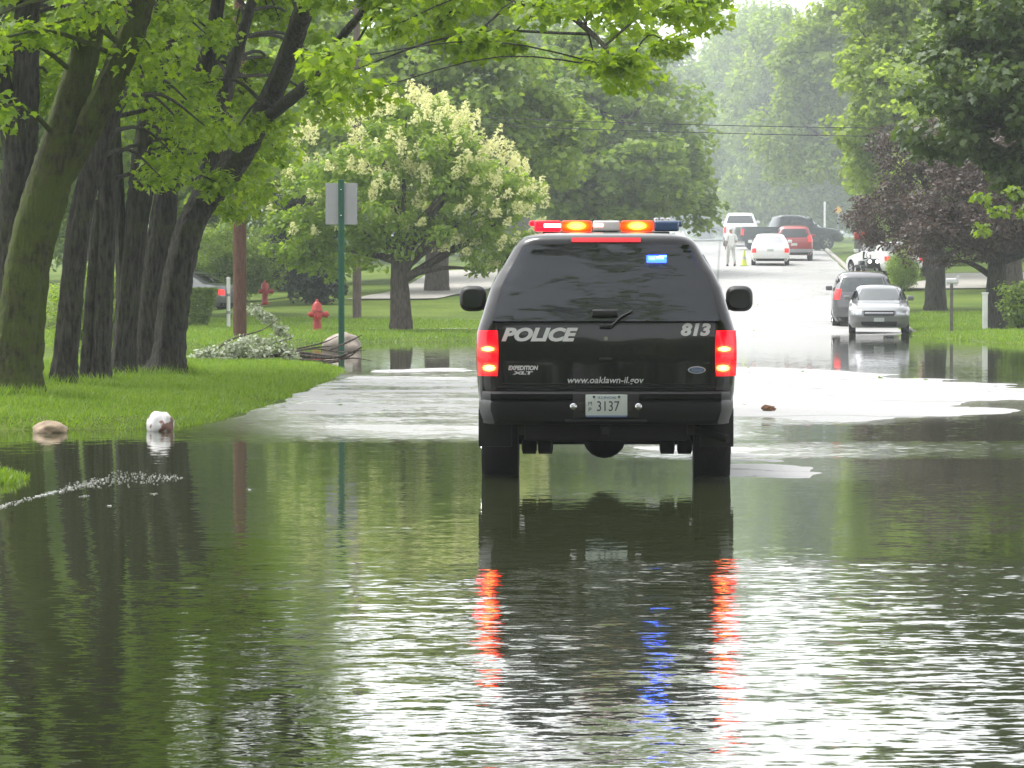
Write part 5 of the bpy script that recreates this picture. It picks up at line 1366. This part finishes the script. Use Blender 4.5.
# ---------------------------------------------------------------- the person in white
def skin_mesh(name, verts, edges, radii, mat, parent, sub=2, rootv=0):
    me = bpy.data.meshes.new(name); me.from_pydata(verts, edges, [])
    o = bpy.data.objects.new(name, me); COL.objects.link(o)
    md = o.modifiers.new('skin', 'SKIN'); md.use_smooth_shade = True
    for i, r in enumerate(radii):
        d = me.skin_vertices[0].data[i]; d.radius = (r, r) if not isinstance(r, tuple) else r; d.use_root = (i == rootv)
    s = o.modifiers.new('sub', 'SUBSURF'); s.levels = sub; s.render_levels = sub
    dg = bpy.context.evaluated_depsgraph_get(); dg.update()
    m2 = bpy.data.meshes.new_from_object(o.evaluated_get(dg)); bpy.data.objects.remove(o)
    m2.name = name
    return link(name, m2, mat, parent)
def person():
    Y = 181.0; x = px(731, Y); z = float(road_z(np.array([x]), np.array([Y]))[0])
    root = thing('person', 'person in white shirt and cap walking up the road', 'person', (x, Y, z), R(12))
    # walking away: left foot forward, right arm bent
    V = [(0, 0, .95), (0, .01, 1.12), (0, .02, 1.32), (0, .02, 1.45), (0, .03, 1.53), (0, .04, 1.62), (0, .05, 1.70),
         (-.10, 0, .90), (-.11, .16, .50), (-.11, .20, .10), (-.11, .34, .05),
         (.10, 0, .90), (.11, -.02, .50), (.11, -.26, .14), (.11, -.16, .05),
         (-.20, .02, 1.40), (-.25, -.03, 1.14), (-.24, .10, .92), (-.235, .13, .82), (-.23, .14, .76),
         (.20, .02, 1.40), (.27, -.02, 1.15), (.22, .20, 1.10), (.19, .29, 1.13), (.17, .34, 1.15)]
    E = [(0, 1), (1, 2), (2, 3), (3, 4), (4, 5), (5, 6), (0, 7), (7, 8), (8, 9), (9, 10), (0, 11), (11, 12), (12, 13), (13, 14), (3, 15), (15, 16), (16, 17), (17, 18), (18, 19), (3, 20), (20, 21), (21, 22), (22, 23), (23, 24)]
    rad = [.13, .125, .14, .09, .055, .09, .075, .085, .06, .04, .03, .085, .06, .04, .03, .06, .045, .034, .036, .02, .06, .045, .034, .036, .02]
    body = skin_mesh('body', V, E, rad, M['skin'], root)
    sv = [V[i] for i in (0, 1, 2, 3, 15, 16, 20, 21)]
    skin_mesh('shirt', [(0, 0, .86)] + sv, [(0, 1), (1, 2), (2, 3), (3, 4), (4, 5), (5, 6), (4, 7), (7, 8)], [.17, .165, .165, .175, .11, .085, .07, .085, .07], M['cloth_white'], root)
    tv = [V[i] for i in (0, 7, 8, 9, 11, 12, 13)]
    skin_mesh('trousers', tv, [(0, 1), (1, 2), (2, 3), (0, 4), (4, 5), (5, 6)], [.15, .11, .085, .075, .11, .085, .075], M['cloth_pale'], root)
    for sg, a, b in ((-1, (-.11, .17, .04), (-.11, .36, .04)), (1, (.11, -.28, .06), (.11, -.12, .035))):
        m = MB(); m.tube([a, ((a[0]+b[0])/2, (a[1]+b[1])/2, .05), b], [.045, .05, .04], 10); m.build('shoe', M['shoe'], root)
    c = MB(); c.lathe([(.115, 1.68), (.118, 1.72), (.10, 1.78), (.05, 1.815)], 18, c=(0, .05, 0)); c.box((0, .19, 1.69), (.15, .12, .012), .004); c.build('cap', M['cloth_white'], root)
    # hi-vis cone standing beside
    x2 = px(744, 181.5); r2 = thing('traffic_cone', 'yellow green traffic cone standing beside the person in white', 'cone', (x2, 181.5, float(road_z(np.array([x2]), np.array([181.5]))[0])))
    MB().lathe([(.15, .03), (.13, .06), (.035, .72), (.03, .74)], 18).build('cone', M['hivis'], r2)
    MB().box((0, 0, .015), (.36, .36, .03), .008).build('base', M['hivis'], r2)
    MB().lathe([(.098, .30), (.072, .46)], 18).build('band', M['white_letter'], r2)
person()

# ---------------------------------------------------------------- unseen trees, added to darken and break up the police vehicle's reflections
for bx_, by_, rz_, sc_, lab_ in ((-9.5, -9, 1.0, 1.1, 'nearest shade tree left of the road behind the camera'), (9.5, -11, 3.7, 1.1, 'nearest shade tree right of the road behind the camera'),
        (-4.5, -22, 2.2, 1.2, 'shade tree left of the middle behind the camera'), (4.5, -27, .4, 1.25, 'shade tree right of the middle behind the camera'),
        (-14, -24, 5.0, 1.2, 'far left shade tree behind the camera'), (14.5, -24, 5.6, 1.2, 'far right shade tree behind the camera'), (0, -44, 4.4, 1.4, 'farthest shade tree behind the camera'), (-10.6, 15.5, 2.8, 1.2, 'shade tree on the left kerb just outside the picture'), (11.2, 19, 4.9, 1.2, 'shade tree on the right kerb just outside the picture')):
    dup(b_mid, (bx_, by_, 0), rz_, (sc_, sc_, sc_), lab_ + ', unseen, added for the police vehicle reflections')

make_tree('added_elm_tree', 'tall arching elm out of view, added to darken the rear window reflection', 'tree', -8.0, 10.0, 15.5, .42,  # unseen tree, its gappy crown shaped to darken the glass in patches
          [(3.5, 2, 13.5, 3.2, 5, 1.5), (7.0, 3.5, 15, 3.5, 4.5, 1.3), (10.0, 0, 14.5, 3.0, 5.5, 1.4), (6.5, -6, 17, 5, 4, 1.8), (0, 0, 15, 4, 4, 2.5), (9, 6, 16.5, 3, 2.5, 1.0)], 170, 110, .16, M['leaf_mid'], M['bark_grey'], 91, kind='oval', clr=.75, nl=34, fork=.6)

# ---------------------------------------------------------------- haze, sky, sun, camera
def haze():
    mb = MB(); mb.box((0, 320, 13), (380, 800, 30)); o = mb.build('haze', None, smooth=False)
    m, nt, out = new_mat('haze_air')
    v = node(nt, 'ShaderNodeVolumePrincipled'); v.inputs['Color'].default_value = (0.92, 0.97, 1.0, 1); v.inputs['Density'].default_value = HAZE
    v.inputs['Anisotropy'].default_value = 0.0
    nt.links.new(v.outputs[0], out.inputs['Volume'])
    o.data.materials.append(m); m.cycles.homogeneous_volume = True if hasattr(m, 'cycles') and hasattr(m.cycles, 'homogeneous_volume') else True
    tag(o, kind='stuff', label='pale damp haze over the street')
HAZE = 0.00045
haze()
def mist():
    mb = MB(); mb.blob((13, 300, 9), (85, 145, 13), 4, .25, 3, 1.5); o = mb.build('mist', None)
    m, nt, out = new_mat('mist_air'); v = node(nt, 'ShaderNodeVolumePrincipled'); v.inputs['Color'].default_value = (0.86, 0.94, 1.0, 1); v.inputs['Density'].default_value = 0.0030
    nt.links.new(v.outputs[0], out.inputs['Volume']); o.data.materials.append(m)
    tag(o, kind='stuff', label='bluish mist hanging over the far end of the street')
mist()

w = bpy.data.worlds.new('World'); scene.world = w; w.use_nodes = True
nt = w.node_tree
for n in list(nt.nodes): nt.nodes.remove(n)
sky = nt.nodes.new('ShaderNodeTexSky'); sky.sky_type = 'NISHITA'; sky.sun_disc = False
sky.sun_elevation = R(64); sky.sun_rotation = R(300); sky.air_density = 1.0; sky.dust_density = 2.0; sky.ozone_density = 1.0
hs = nt.nodes.new('ShaderNodeHueSaturation'); hs.inputs['Saturation'].default_value = 0.10
nt.links.new(sky.outputs[0], hs.inputs['Color'])
bg = nt.nodes.new('ShaderNodeBackground'); bg.inputs['Strength'].default_value = 0.15
nt.links.new(hs.outputs[0], bg.inputs[0])
wo = nt.nodes.new('ShaderNodeOutputWorld'); nt.links.new(bg.outputs[0], wo.inputs[0])

sl = bpy.data.lights.new('sun', 'SUN'); sl.energy = 0.9; sl.angle = R(25); sl.color = (1, .97, .92)
so = bpy.data.objects.new('sun', sl); COL.objects.link(so)
so.rotation_euler = (R(90-64), 0, R(180-300)); so.location = (0, 0, 60)

cam = bpy.data.cameras.new('camera'); co = bpy.data.objects.new('camera', cam); COL.objects.link(co)
cam.sensor_width = 36; cam.lens = F/1024*36; cam.clip_start = .5; cam.clip_end = 5000
co.location = (0, 0, CAMH); co.rotation_euler = (R(90) - math.atan((384-283)/F), 0, 0)
scene.camera = co

scene.view_settings.view_transform = 'Standard'; scene.view_settings.look = 'None'
scene.view_settings.exposure = 1.68; scene.view_settings.gamma = 1
scene.cycles.use_denoising = True
scene.cycles.max_bounces = 8; scene.cycles.diffuse_bounces = 3; scene.cycles.glossy_bounces = 4; scene.cycles.transmission_bounces = 4; scene.cycles.volume_bounces = 1; scene.cycles.transparent_max_bounces = 8
scene.cycles.sample_clamp_indirect = 6.0
